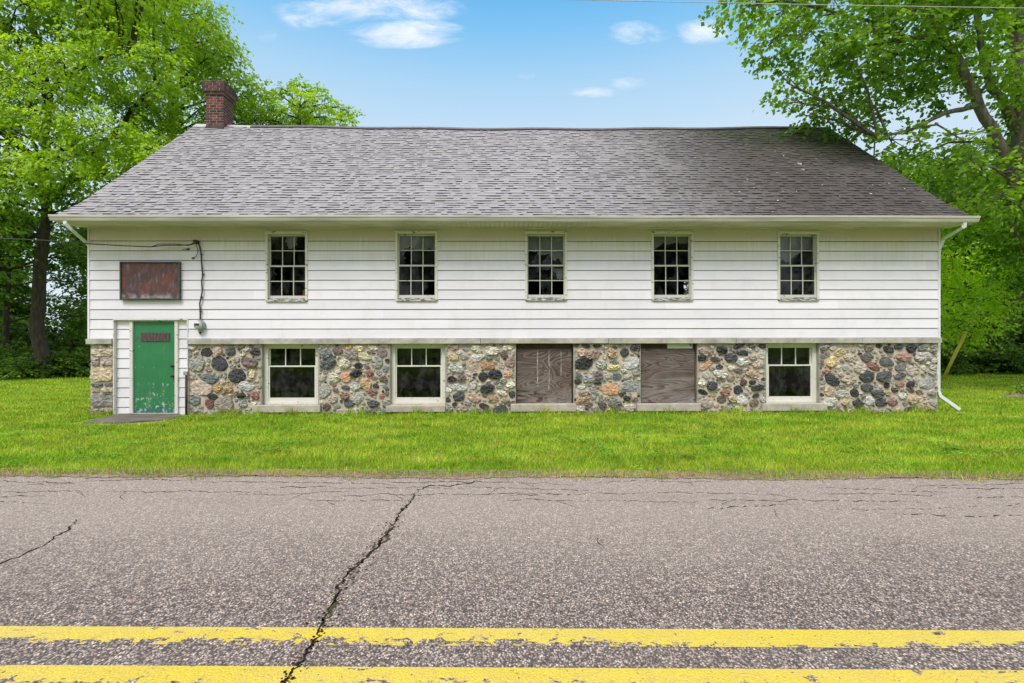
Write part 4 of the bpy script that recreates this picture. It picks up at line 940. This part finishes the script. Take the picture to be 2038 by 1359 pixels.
mb = MB(); mb.tube([(0, -.0605, 0), (0, -.10, 0), (0, -.125, 0), (0, -.135, 0)], [.088, .084, .06, .02], 24); mb.build('meter_cover', m_noise('meter_glass', (.55, .56, .52), (.4, .4, .38), 8, .15, spec=.6), t, smooth=True)
mb = MB(); mb.box(-.05, .045, -.14, -.128, -.012, .035); mb.build('meter_dial', RIDGE, t)
mb = MB(); mb.tube([(.01, -.005, -.15), (.01, -.05, -.155)], .02, 10); mb.tube([(.01, -.03, -.13), (.01, -.03, -.2)], .008, 8); mb.build('ground_clamp', RIDGE, t)
# service cable: two sagging wires to the wall head, then down to the meter
mb = MB(); rr = random.Random(2)
A0 = Vector(hloc(U(396), -.12, Zp(481, 396)))
far = P(-600, 462, 9.3); s0 = P(0, 473, 10.1)
def cat(a, b, sagv, n=40, wig=0):
    return [a + (b - a) * (i / n) + Vector((0, 0, -sagv * 4 * (i / n) * (1 - i / n))) + Vector((0, rr.uniform(-wig, wig), rr.uniform(-wig, wig))) for i in range(n + 1)]
pts = [P(-900, 440, 9.0), P(-400, 458, 9.6), P(0, 473, 10.05), P(90, 477.5, 10.2), P(180, 484.5, 10.32), P(240, 488, 10.42), P(300, 490.5, 10.5), P(330, 487.5, 10.52), P(360, 487.5, 10.54), P(380, 486, 10.55), A0]
mb.tube(pts, [.010] * 11, 6)
mb.tube([P(300, 490.5, 10.49), P(318, 485, 10.5), P(350, 485, 10.52), P(375, 488, 10.55), P(390, 484, 10.56), A0], .008, 6)
mb.build_name = None
cable = thing('service_cable', 'black service cable reaching the wall above the meter and dropping to it', 'cable', tuple(A0))
M = Matrix.Translation(-A0)
for i in range(len(mb.v)): mb.v[i] = tuple(Vector(mb.v[i]) - A0)
mb.build('overhead_wire', WIRE, cable, smooth=True)
mb = MB(); pts = []
for (px, py) in [(396, 481), (401, 489), (404, 505), (405, 525), (407, 545), (405, 560), (406, 578), (404, 590), (401, 603), (402, 618), (402, 636)]:
    pts.append(Vector(hloc(U(px), -.06, Zp(py, px))) - A0)
mb.tube(pts, .014, 8)
for k in (2, 4, 7, 9): p = pts[k]; mb.box(p.x - .025, p.x + .025, p.y + .0, p.y + .03, p.z - .008, p.z + .008)
mb.build('drop_wire', WIRE, cable, smooth=True)
mb = MB(); p = Vector((0, 0, 0)); mb.box(-.035, .03, -.02, .09, -.04, .03)
q = Vector(hloc(U(377), -.05, Zp(495, 377))) - A0; mb.box(q.x - .03, q.x + .03, q.y, q.y + .05, q.z - .015, q.z + .015)
mb.tube([q, Vector(hloc(U(366), -.06, Zp(496, 366))) - A0], .006, 6)
mb.tube([(0, 0, 0), Vector(hloc(U(398), -.06, Zp(500, 398))) - A0, Vector(hloc(U(394), -.06, Zp(510, 394))) - A0, Vector(hloc(U(386), -.06, Zp(513, 386))) - A0], .007, 6)
r_ = Vector(hloc(U(387), -.06, Zp(513, 387))) - A0; mb.box(r_.x - .022, r_.x + .022, r_.y, r_.y + .03, r_.z - .015, r_.z + .015)
mb.build('insulator', WIRE, cable)
# the pipe beside the door
t = thing('vent_pipe', 'short rusty vertical pipe with grey cap at the right edge of the entrance', 'pipe', hloc(U(374), -.06, 0), TH)
mb = MB(); mb.tube([(0, 0, -.05), (0, 0, .86)], .022, 10); mb.build('pipe', RUSTP, t, smooth=True)
mb = MB(); mb.box(-.04, .035, -.035, .03, .84, .92); mb.build('pipe_cap', STEEL, t)
# doorstep
mb = MB(); top = [(-8.30, 10.6), (-6.98, 10.6), (-6.78, 10.3), (-6.75, 9.85), (-7.4, 9.45), (-8.1, 9.5)]
top = [(x + random.uniform(-.03, .03), y, .035) for x, y in top]; n = len(top)
mb.add([(x, y, z) for x, y, z in top] + [(x * 1.0, y, -.02) for x, y, z in top], [tuple(range(n))[::-1]] + [(i, (i + 1) % n, n + (i + 1) % n, n + i) for i in range(n)])
o = mb.build('doorstep', SLAB); bv = o.modifiers.new('bevel', 'BEVEL'); bv.width = .01
tag(o, 'low dark concrete slab in the grass before the green door', 'step')
# curtains / torn plastic behind upper panes
SHEET, g = material('torn_plastic'); o_ = obco(g)
df = g.n('BsdfDiffuse', {'Color': g.mix(g.noise(o_, 5, 5), (.45, .48, .46), (.85, .88, .88))}); tr = g.n('BsdfTransparent', {})
finish(SHEET, g, g.n('MixShader', {0: .8, 1: tr, 2: df}))
def ragged(name, label, wi, poly, yo=.13, mat=SHEET):
    a, b, c, d_ = wins[wi]; w, h = b - a, d_ - c; rr = random.Random(wi * 7 + len(poly))
    base = Vector(hloc(a, yo, c)); mb = MB(); pts = []
    for (p, q) in zip(poly, poly[1:] + poly[:1]):
        for k in range(5):
            t = k / 5; j = .022 if 0.04 < p[1] < .94 else 0
            pts.append((w * (p[0] + (q[0] - p[0]) * t + rr.uniform(-j, j)), rr.uniform(-.01, .01), h * (p[1] + (q[1] - p[1]) * t + rr.uniform(-j, j))))
    n = len(pts); mb.add(pts + [(x, y + .004, z) for x, y, z in pts], [tuple(range(n)), tuple(range(n, 2 * n))[::-1]] + [(i, (i + 1) % n, n + (i + 1) % n, n + i) for i in range(n)])
    o = mb.build(name, mat); o.location = base; o.rotation_euler = (0, 0, TH); tag(o, label, 'curtain', 'torn sheets hanging in the upper windows')
ragged('torn_curtain', 'dim torn sheet behind the top middle pane of the leftmost upper window', 0, [(.4, .97), (.68, .97), (.66, .84), (.5, .78), (.42, .85)])
ragged('torn_curtain', 'thin torn sheet across the top panes of second upper window from left', 1, [(.05, .97), (.95, .97), (.95, .72), (.8, .80), (.55, .74), (.3, .80), (.05, .76)])
ragged('torn_curtain', 'pale torn sheet filling the top panes of the middle upper window', 2, [(.04, .97), (.96, .97), (.96, .55), (.9, .55), (.82, .62), (.7, .60), (.6, .70), (.4, .68), (.25, .74), (.04, .76)])
ragged('torn_curtain', 'torn sheet scrap at the lower right of the middle upper window', 2, [(.93, .50), (.96, .33), (.80, .34), (.78, .42), (.68, .46), (.72, .50)])
ragged('torn_curtain', 'ragged grey sheet along the top panes of the fourth upper window from left', 3, [(.04, .97), (.96, .97), (.96, .86), (.7, .88), (.5, .82), (.3, .86), (.12, .78), (.04, .82)])
ragged('torn_curtain', 'blue grey torn sheet in the top panes of the rightmost upper window', 4, [(.04, .97), (.96, .97), (.96, .76), (.7, .75), (.5, .66), (.35, .58), (.15, .62), (.04, .6)])
# orange can on the sill
a, b, c, d_ = wins[0]
mb = MB(); mb.box(-.05, .05, -.03, .03, 0, .135)
cano = mb.build('orange_box', m_noise('orange_card', (.92, .36, .02), (.80, .27, .015), 6, .6)); cano.location = hloc(b - .098, .115, c + .135); cano.rotation_euler = (0, 0, TH)
bv = cano.modifiers.new('bevel', 'BEVEL'); bv.width = .004
tag(cano, 'small orange box on the sill of the leftmost upper window', 'box')
# rear window opposite the fourth upper window
mb = MB(); frame_box(mb, bw[0] + .003, bw[1] - .003, bw[2] + .003, bw[3] - .003, .03, DEP - .1, DEP - .06); mb.box(bw[0] + .033, bw[1] - .033, DEP - .095, DEP - .065, 3.5, 3.52); mb.box(6.74, 6.76, DEP - .094, DEP - .066, bw[2] + .034, bw[3] - .034)
mb.build('rear_window_frame', BLACKW, house)
# ------------------------------------------------------------------ utility line over the road
t = thing('power_line', 'thin overhead wire crossing the sky at the top right', 'wire', (8, 8.1, 7.0))
mb = MB(); A_, B_ = P(700, -12, 8.0), P(2700, 26, 8.2); o3 = Vector((8, 8.1, 7.0))
mb.tube([A_ + (B_ - A_) * (i / 30) + Vector((0, 0, .04 * ((i / 15 - 1) ** 2 - 1))) - o3 for i in range(31)], .006, 6); mb.build('wire_strand', WIREG, t, smooth=True)
# yellow guy guard
b0, b1 = P(1876, 748, 19.6), P(1921, 665, 19.9); b0.z = 0
t = thing('guy_wire_guard', 'slanting yellow plastic guy wire guard behind the right corner of the house', 'guy guard', tuple(b0))
YPL = m_noise('yellow_plastic', (.42, .34, .03), (.34, .28, .03), 5, .5)
mb = MB(); mb.tube([(0, 0, 0), tuple((b1 - b0))], [.055, .06], 10); mb.build('guard_tube', YPL, t, smooth=True)
mb = MB(); dv = (b1 - b0); mb.tube([tuple(dv * .98), tuple(dv * 4.6)], .006, 6); mb.build('guy_wire', STEEL, t)
# ------------------------------------------------------------------ trees
def unit(v): return v / np.maximum(np.linalg.norm(v, axis=-1, keepdims=True), 1e-9)
def leaves_for(clumps, per, L, Wd, rg, droop=.35, spl=.55, nleaf=14, density=1.0, bright=.5):
    """sprays of leaves through each clump's volume: clumps rows = x,y,z,r,(flat)"""
    O = []; Dr = []; B = []
    for cl in clumps:
        x, y, z, r = cl[:4]; n = max(6, int(per * r * r * density)); fl = .72
        d_ = unit(rg.normal(size=(n, 3))); rad = r * rg.uniform(0.25, 1.0, n) ** .55
        # lumpy outline: radius changes with direction
        rad *= 1 + .22 * np.sin(d_[:, 0] * 5 + x) * np.sin(d_[:, 1] * 4 + y) + .15 * np.sin(d_[:, 2] * 7 + z)
        p = np.array([x, y, z]) + d_ * rad[:, None] * np.array([1, 1, fl])
        o = unit(d_ * np.array([1, 1, .35]) + rg.normal(0, .35, (n, 3)) + np.array([0, 0, -droop]))
        O.append(p); Dr.append(o); b = cl[4] if len(cl) > 4 else bright
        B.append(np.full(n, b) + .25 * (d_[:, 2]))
    O = np.concatenate(O); Dr = np.concatenate(Dr); B = np.concatenate(B); n = len(O)
    up = np.array([0, 0, 1.0]); side = unit(np.cross(Dr, up) + 1e-6); nrm = unit(np.cross(side, Dr))
    k = nleaf; t = rg.uniform(0, 1, (n, k)); sl = spl * rg.uniform(.6, 1.3, n)
    pos = O[:, None] + Dr[:, None] * (t * sl[:, None])[..., None] + side[:, None] * rg.normal(0, .10 * spl / .55, (n, k))[..., None] + nrm[:, None] * rg.normal(0, .045, (n, k))[..., None]
    pos[..., 2] -= (t ** 2) * .12
    ld = unit(Dr[:, None] * .6 + side[:, None] * (np.sign(rg.normal(size=(n, k))) * rg.uniform(.3, 1.1, (n, k)))[..., None] + np.array([0, 0, -.25]) + rg.normal(0, .25, (n, k, 3)))
    ln = unit(nrm[:, None] + rg.normal(0, .42, (n, k, 3))); lb = unit(np.cross(ln, ld)); 
    sz = rg.uniform(.65, 1.25, (n, k, 1))
    v0 = pos; v2 = pos + ld * L * sz; v1 = pos + ld * L * .45 * sz + lb * Wd * .5 * sz; v3 = pos + ld * L * .45 * sz - lb * Wd * .5 * sz
    ctr = (ln * (-.12 * L)); v0 = v0 + 0; v2 = v2 + ctr
    V = np.stack([v0, v1, v2, v3], 2).reshape(-1, 3); N = n * k
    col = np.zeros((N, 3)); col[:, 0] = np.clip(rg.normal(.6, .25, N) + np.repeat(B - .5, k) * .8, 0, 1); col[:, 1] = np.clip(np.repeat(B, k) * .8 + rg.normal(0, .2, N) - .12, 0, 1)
    return V, np.arange(N * 4).reshape(-1, 4), col
def limb(mb, pts, r0, r1, n=8):
    pts = [Vector(p) for p in pts]; out = []
    for a, b in zip(pts[:-1], pts[1:]):
        for k in range(4):
            out.append(a.lerp(b, k / 4) + Vector((random.gauss(0, 1), random.gauss(0, 1), random.gauss(0, .4))) * r1 * .35)
    out.append(pts[-1]); m = len(out)
    mb.tube(out, [r0 + (r1 - r0) * (i / (m - 1)) ** .8 for i in range(m)], n)
    return out
def tree(name, label, cat, base, trunk, clumps, leafmat_, bark, per, L, Wd, seed, group=None, r0=.35, limbs=(), **kw):
    """trunk: world points from base up; limbs: extra drawn limbs ((pts), r0, r1); every clump is fed by a branch"""
    rg = np.random.default_rng(seed); base = Vector(base)
    t = thing(name, label, cat, tuple(base), 0, group)
    mb = MB(); nodes = limb(mb, [Vector(p) - base for p in trunk], r0, r0 * .3, 12)
    low = trunk[0]; mb.tube([(0, 0, -.1), (0, 0, .12), (0, 0, .5)], [r0 * 1.5, r0 * 1.22, r0], 12)
    feed = list(nodes[len(nodes) // 3:])
    for (pts, a, b) in limbs: feed += limb(mb, [Vector(p) - base for p in pts], a, b, 10)
    cl = []
    for c in clumps:
        p = Vector(c[:3]) - base; q = min(feed, key=lambda f: (f - p).length + max(0, f.z - p.z) * 1.5)
        mid = q.lerp(p, .5) + Vector((random.uniform(-.2, .2), random.uniform(-.2, .2), .25))
        ln = (p - q).length; ra = min(.10, .018 + .014 * ln)
        limb(mb, [q, mid, p], ra, .016, 6)
        for _ in range(5):
            d_ = Vector((random.gauss(0, 1), random.gauss(0, 1), random.gauss(.1, .6))).normalized() * c[3] * .8
            limb(mb, [p.lerp(mid, random.random() * .5), p + d_ * .6 + Vector((0, 0, .05)), p + d_], .016, .005, 5)
        cl.append((p.x, p.y, p.z, *c[3:]))
    mb.build('trunk', bark, t, smooth=True)
    V, Fa, A = leaves_for(cl, per, L, Wd, rg, **kw)
    nprand('crown', V, Fa, leafmat_, A, t)
    return t
def PC_(px, py, d_, r, b=.5): p = P(px, py, d_); return (p.x, p.y, p.z, r, b)
rc = random.Random(21)
# the big maple overhanging the right end
cl = []
for (px, py, r, b) in [(1490, 14, .6, .6), (1545, 30, .85, .6), (1530, 92, .6, .55), (1600, 80, 1.0, .5), (1565, 165, .45, .6), (1620, 150, .85, .4), (1580, 205, .35, .5), (1650, 215, .7, .4), (1610, 232, .3, .5), (1680, 30, 1.2, .5), (1700, 120, 1.1, .35), (1720, 200, .9, .35), (1700, 262, .5, .4), (1760, 70, 1.1, .4), (1770, 160, 1.0, .25), (1775, 285, .7, .3), (1740, 325, .45, .35), (1830, 20, 1.2, .4), (1810, 320, .7, .25), (1830, 120, .9, .35), (1860, 175, .8, .3), (1865, 340, .7, .3), (1900, 60, 1.0, .45), (1905, 130, .8, .6), (1960, 20, 1.1, .45), (1940, 330, .6, .4), (2010, 60, .9, .65), (1985, 120, .8, .7), (2045, 140, .9, .6), (2060, 40, 1.1, .5), (1925, 285, .45, .45), (1990, 300, .6, .5), (2035, 300, .8, .45), (2050, 230, .7, .5), (2010, 345, .55, .6), (2040, 400, .8, .5), (1990, 390, .6, .55)]:
    cl.append(PC_(px, py, rc.uniform(12.6, 15.2), r, b))
for _ in range(26): cl.append(PC_(rc.uniform(1480, 2400), rc.uniform(-330, -30), rc.uniform(11.5, 17), rc.uniform(1.0, 1.5), .55))
for _ in range(16): cl.append(PC_(rc.uniform(2110, 2450), rc.uniform(-20, 350), rc.uniform(11.5, 17), rc.uniform(1.0, 1.4), .5))
dm = 14.2
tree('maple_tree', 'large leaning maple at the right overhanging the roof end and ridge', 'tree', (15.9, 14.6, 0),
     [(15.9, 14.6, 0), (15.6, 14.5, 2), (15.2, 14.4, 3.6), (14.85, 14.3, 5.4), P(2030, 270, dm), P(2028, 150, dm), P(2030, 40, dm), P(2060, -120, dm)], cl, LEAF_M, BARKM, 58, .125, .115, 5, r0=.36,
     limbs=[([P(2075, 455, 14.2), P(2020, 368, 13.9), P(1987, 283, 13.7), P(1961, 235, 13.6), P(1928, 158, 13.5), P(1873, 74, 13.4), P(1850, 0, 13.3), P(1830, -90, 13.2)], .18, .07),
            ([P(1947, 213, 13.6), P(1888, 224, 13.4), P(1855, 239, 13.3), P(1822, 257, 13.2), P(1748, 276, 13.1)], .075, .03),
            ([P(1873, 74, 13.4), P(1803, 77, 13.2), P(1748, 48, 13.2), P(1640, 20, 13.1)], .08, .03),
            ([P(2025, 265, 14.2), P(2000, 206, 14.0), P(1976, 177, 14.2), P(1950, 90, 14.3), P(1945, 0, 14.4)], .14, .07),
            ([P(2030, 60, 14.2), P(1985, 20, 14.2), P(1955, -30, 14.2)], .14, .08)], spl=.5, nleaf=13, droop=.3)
# left-hand trees
def fill(xr, yr, dr, step, r, test, b=(.3, .8), seed=1):
    rr = random.Random(seed); out = []; y = yr[0]
    while y < yr[1]:
        x = xr[0] + rr.uniform(0, step)
        while x < xr[1]:
            px, py = x + rr.uniform(-.4, .4) * step, y + rr.uniform(-.4, .4) * step
            if test(px, py): out.append(PC_(px, py, rr.uniform(*dr), rr.uniform(*r), rr.uniform(*b)))
            x += step
        y += step * .85
    return out
def sil1(px, py): return px < 385 + min(95, max(0, py + 10) * .42) and not (115 < px < 260 and 470 < py < 640)
cA = fill((-330, 330), (-330, 400), (18.5, 24), 62, (.95, 1.5), lambda x, y: sil1(x, y) and rc.random() < .9, (.35, .9), 3)
cA = [c for c in cA]
dT = 21.5
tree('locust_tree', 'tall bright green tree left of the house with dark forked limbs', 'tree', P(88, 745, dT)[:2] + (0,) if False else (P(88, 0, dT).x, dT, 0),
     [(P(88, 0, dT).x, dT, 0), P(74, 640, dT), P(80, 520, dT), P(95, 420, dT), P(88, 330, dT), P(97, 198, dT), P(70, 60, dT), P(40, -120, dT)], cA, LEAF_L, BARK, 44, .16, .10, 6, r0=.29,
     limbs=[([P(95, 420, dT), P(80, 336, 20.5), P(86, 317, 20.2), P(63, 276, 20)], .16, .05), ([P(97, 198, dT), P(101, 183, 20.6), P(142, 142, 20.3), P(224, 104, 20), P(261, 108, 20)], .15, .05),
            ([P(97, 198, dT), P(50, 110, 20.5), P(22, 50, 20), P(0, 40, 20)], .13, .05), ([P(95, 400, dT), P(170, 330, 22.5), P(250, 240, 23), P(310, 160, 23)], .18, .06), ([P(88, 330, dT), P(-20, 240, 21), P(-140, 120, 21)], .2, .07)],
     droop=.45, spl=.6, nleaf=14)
cB = fill((270, 500), (-30, 470), (24, 28), 58, (1.1, 1.6), lambda x, y: x < 375 + min(110, max(0, y + 25) * .62) and x > 235, (.4, .95), 8)
cB += [PC_(x, y, 26, .7, .7) for x, y in [(395, 8), (425, 45), (440, 78), (462, 118), (478, 160), (500, 190), (360, -40), (300, -60)]]
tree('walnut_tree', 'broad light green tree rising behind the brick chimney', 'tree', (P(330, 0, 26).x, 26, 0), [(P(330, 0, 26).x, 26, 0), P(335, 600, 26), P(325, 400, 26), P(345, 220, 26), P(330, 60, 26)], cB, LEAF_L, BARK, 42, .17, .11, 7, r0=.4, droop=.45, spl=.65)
cC = [PC_(x, y, rc.uniform(24.5, 27.5), r, b) for x, y, r, b in [(520, 178, .5, .6), (525, 225, .8, .7), (560, 175, .38, .6), (565, 222, .8, .8), (592, 168, .42, .6), (605, 205, .65, .75), (612, 240, .8, .7), (640, 190, .5, .6), (655, 225, .6, .7), (686, 240, .42, .6), (676, 212, .4, .6), (585, 260, .9, .6), (540, 280, 1., .6), (650, 275, 1.0, .5), (600, 320, 1.2, .5), (690, 300, .9, .5), (500, 240, .9, .7), (620, 180, .3, .6), (697, 222, .25, .6)]]
tree('young_locust_tree', 'airy green tree top peeking over the ridge right of the chimney', 'tree', (P(600, 0, 26).x, 26, 0), [(P(600, 0, 26).x, 26, 0), P(604, 600, 26), P(598, 420, 26), P(600, 300, 26), P(596, 215, 26)], cC, LEAF_L, BARK, 120, .15, .10, 8, r0=.24, droop=.1, spl=.5)
# low-hanging boughs and thicket at far left
cD = [PC_(x, y, 24, r_, .3) for x, y, r_ in [(128, 490, .8), (150, 560, .75), (118, 600, .7), (155, 630, .8), (125, 540, .6), (165, 500, .6)]] + fill((-260, 210), (395, 560), (19, 26), 60, (.7, 1.15), lambda x, y: (x < 62 or rc.random() < .5) and not (60 < x < 110 and y > 450), (.15, .6), 12)
tree('thicket_tree', 'small dark understorey tree at the far left behind the big trunk', 'tree', (P(10, 0, 23).x, 23, 0), [(P(10, 0, 23).x, 23, 0), P(12, 640, 23), P(20, 500, 23), P(10, 420, 23)], cD, LEAF_B, BARK, 52, .15, .11, 9, r0=.16, droop=.3)
# right-hand trees
cE = [PC_(x, y, rc.uniform(20.5, 23), r, b) for x, y, r, b in [(1885, 500, .8, .9), (1905, 540, .9, .85), (1930, 500, .8, .8), (1880, 570, .8, .7), (1925, 580, .9, .75), (1965, 545, .8, .7), (1890, 620, .8, .6), (1940, 630, .8, .7), (1975, 600, .8, .7), (1915, 660, .6, .55), (1975, 655, .55, .6), (1880, 670, .6, .5), (1850, 540, .9, .7), (1840, 620, .9, .6), (1850, 450, 1., .7), (1990, 500, .6, .6), (1800, 500, 1.1, .6)]]
tree('box_elder_tree', 'bright yellow-green drooping tree beside the right corner of the house', 'tree', (P(1850, 0, 22).x, 22, 0), [(P(1850, 0, 22).x, 22, 0), P(1855, 640, 22), P(1870, 540, 22), P(1880, 460, 22)], cE, LEAF_E, BARK, 64, .15, .09, 10, r0=.2, droop=.55, spl=.6)
cF = fill((1790, 2350), (330, 480), (17.5, 21), 62, (.75, 1.15), lambda x, y: True, (.3, .75), 14) + fill((1985, 2350), (470, 560), (18, 22), 62, (.8, 1.1), lambda x, y: True, (.3, .65), 15)
tree('young_maple_tree', 'leafy young maple with low boughs under the big one at right', 'tree', (P(2075, 0, 19).x, 19, 0), [(P(2075, 0, 19).x, 19, 0), P(2070, 620, 19), P(2060, 500, 19), P(2050, 380, 19)], cF, LEAF_M, BARKM, 56, .14, .12, 11, r0=.18, droop=.3,
     limbs=[([P(2065, 560, 19), P(2030, 480, 18.6), P(1985, 400, 18.4), P(1960, 350, 18.3)], .09, .04)])
# background woodland: two source trees and one shrub, copied
def blobtree(name, label, hgt, rad, seed, per=36, L=.24, Wd=.17, cat='tree', group=None):
    rr = random.Random(seed); cl = []
    for _ in range(int(30)):
        a = rr.uniform(0, 6.28); z = rr.uniform(.18, 1) ; q = rad * math.sqrt(max(.05, 1 - (z * 1.25 - .45) ** 2)) * rr.uniform(.2, .85)
        cl.append((q * math.cos(a), q * math.sin(a), z * hgt, rr.uniform(.9, 1.5) * rad / 3.4, rr.uniform(.05, .6)))
    return tree(name, label, cat, (0, 0, 0), [(0, 0, 0), (.1, 0, hgt * .3), (-.1, .1, hgt * .6), (0, 0, hgt * .85)], cl, LEAF_B, BARK, per, L, Wd, seed, group, r0=.22, droop=.3, spl=.7, nleaf=12)
def copytree(o, loc, rz, sc, label):
    c = o.copy(); COL.objects.link(c); c.location = loc; c.rotation_euler = (0, 0, rz); c.scale = (sc[0], sc[0], sc[1]); c['label'] = label
    for ch in o.children:
        k = ch.copy(); COL.objects.link(k); k.parent = c
    return c
GW = 'woodland trees behind the lawn'
hid = 'dark woodland tree in the belt behind the building'
t1 = blobtree('woodland_tree', 'dark woodland tree at the back of the lawn, right of the yellow guard', 11, 3.6, 31, group=GW)
t2 = blobtree('woodland_tree', 'shadowy woodland tree at the far left edge behind the lawn', 9, 3.4, 32, group=GW)
t1.location = (P(1945, 0, 29).x, 29, 0); t2.location = (P(-30, 0, 29).x, 29, 0)
spots = [(t2, P(2030, 0, 30), .5, (1.0, 1.15), 'dark woodland tree at the right edge of the photo, behind the lawn'), (t1, P(2120, 0, 31), 1.5, (1.1, 1.2), 'dark woodland tree just past the right edge of the lawn'),
         (t1, P(1870, 0, 33), 2.5, (1.1, 1.2), 'dark woodland tree directly behind the slanting yellow guard'),
         (t1, P(-150, 0, 30), 2.2, (1.1, 1.3), 'dark woodland tree off the far left'), (t2, P(230, 0, 32), 4.2, (1.0, 1.0), 'dark woodland tree behind the left end of the house')]
for (o, p, rz, sc, lab) in spots: copytree(o, (p.x, p.y, 0), rz, sc, lab)
copytree(t1, (P(1356, 0, 25).x, 25, 0), 1.0, (.9, .9), 'woodland tree behind the house, glimpsed green through the fourth upper window')
rr = random.Random(77); x = -62
while x < 62:
    y = 40 + rr.uniform(-3, 5); px = CX + x / y * FP
    if px < 40 or px > 1840: copytree(rr.choice([t1, t2]), (x, y, 0), rr.uniform(0, 6), (rr.uniform(1.1, 1.5), rr.uniform(.9, 1.1)), 'woodland tree in the distant belt beyond the rear lawn')
    x += rr.uniform(5, 7.5)
for i in range(13):
    copytree([t1, t2][i % 2], (-42 + i * 7 + rr.uniform(-2, 2), -23 + rr.uniform(-3, 3), 0), rr.uniform(0, 6), (rr.uniform(1.1, 1.4), rr.uniform(1.1, 1.3)), 'woodland tree on the near side of the road behind the camera')
GS = 'shrubs along the woodland edge'
def blobshrub(name, label, seed, bb):
    rr = random.Random(seed); cl = [(rr.uniform(-1.4, 1.4), rr.uniform(-.6, .6), rr.uniform(.2, 1.5), rr.uniform(.5, .8), rr.uniform(*bb)) for _ in range(11)]
    return tree(name, label, 'shrub', (0, 0, 0), [(0, 0, 0), (.02, 0, .5), (0, .03, .9)], cl, LEAF_B, BARK, 90, .13, .10, seed, GS, r0=.03, droop=.25, spl=.4, nleaf=11)
sh = blobshrub('shrub', 'low dark shrub at the lawn edge at far left of the photo', 41, (.1, .6)); sh.location = (P(-5, 0, 22.5).x, 22.5, 0)
labs = [(40, 22.3, 1.0, 'dark leafy shrub left of the big trunk'), (92, 21.8, .9, 'shrub wrapped round the foot of the big trunk'), (140, 22.4, 1.0, 'shrub between the big trunk and the left wall'), (185, 23, 1.1, 'shrub half hidden by the left corner of the house'),
        (-70, 22.6, 1.1, 'shrub beyond the far left edge'), (60, 26, 1.5, 'taller shrub behind the big trunk'), (10, 26, 1.5, 'taller dark shrub at the far left'), (150, 26.5, 1.35, 'taller shrub seen against the pale gap left of the house'),
        (1885, 24, 1.0, 'dark shrub behind the foot of the yellow guard'), (1930, 24.3, 1.1, 'dark shrub on the lawn edge right of the yellow guard'), (1985, 24, 1.05, 'dark shrub on the lawn edge near the right border'), (2035, 24.3, 1.1, 'rightmost dark shrub on the rear lawn edge'),
        (1850, 24.5, 1.1, 'shrub hidden behind the right corner of the house'), (2090, 24, 1.2, 'shrub past the right edge of the photo'), (1910, 26.5, 1.6, 'tall dark shrub behind the drooping bright tree'), (1960, 26.5, 1.8, 'tall dark shrub in the shade right of the bright tree'), (2015, 26.5, 1.9, 'tallest dark shrub in the shade at the right border')]
for i, (px, d_, sc, lab) in enumerate(labs): copytree(sh, (P(px, 0, d_).x, d_, 0), i * 1.7, (sc, sc * (.75 if d_ < 25 else 1.3)), lab)
# sprouting stump mound near the right edge
base = P(2036, 792, 13.8); base.z = 0
t = thing('stump_sprouts', 'small leafy sprout on bare soil at the right edge of the lawn', 'sapling', (base.x, base.y, 0))
mb = MB(); n = 18; ring = [(math.cos(a) * .55 * rr.uniform(.8, 1.1), math.sin(a) * .4 * rr.uniform(.8, 1.1), .012) for a in np.linspace(0, 2 * math.pi, n, endpoint=False)]
mb.add(ring + [(x * .5, y * .5, .07) for x, y, z in ring] + [(0, 0, .10)], [(i, (i + 1) % n, n + (i + 1) % n, n + i) for i in range(n)] + [(n + i, n + (i + 1) % n, 2 * n) for i in range(n)]); mb.build('soil_mound', SOIL, t, smooth=True)
V, Fa, A = leaves_for([(0, 0, .25, .22, .3), (-.15, 0, .15, .16, .3), (.2, .1, .35, .2, .4)], 500, .06, .045, np.random.default_rng(2), spl=.12, nleaf=5); nprand('sprout_leaves', V, Fa, LEAF_M, A, t)
mb = MB()
for _ in range(6): limb(mb, [(0, 0, .05), (rr.uniform(-.2, .2), 0, .25), (rr.uniform(-.3, .3), 0, rr.uniform(.35, .6))], .012, .004, 5)
mb.build('stem', BARK, t)
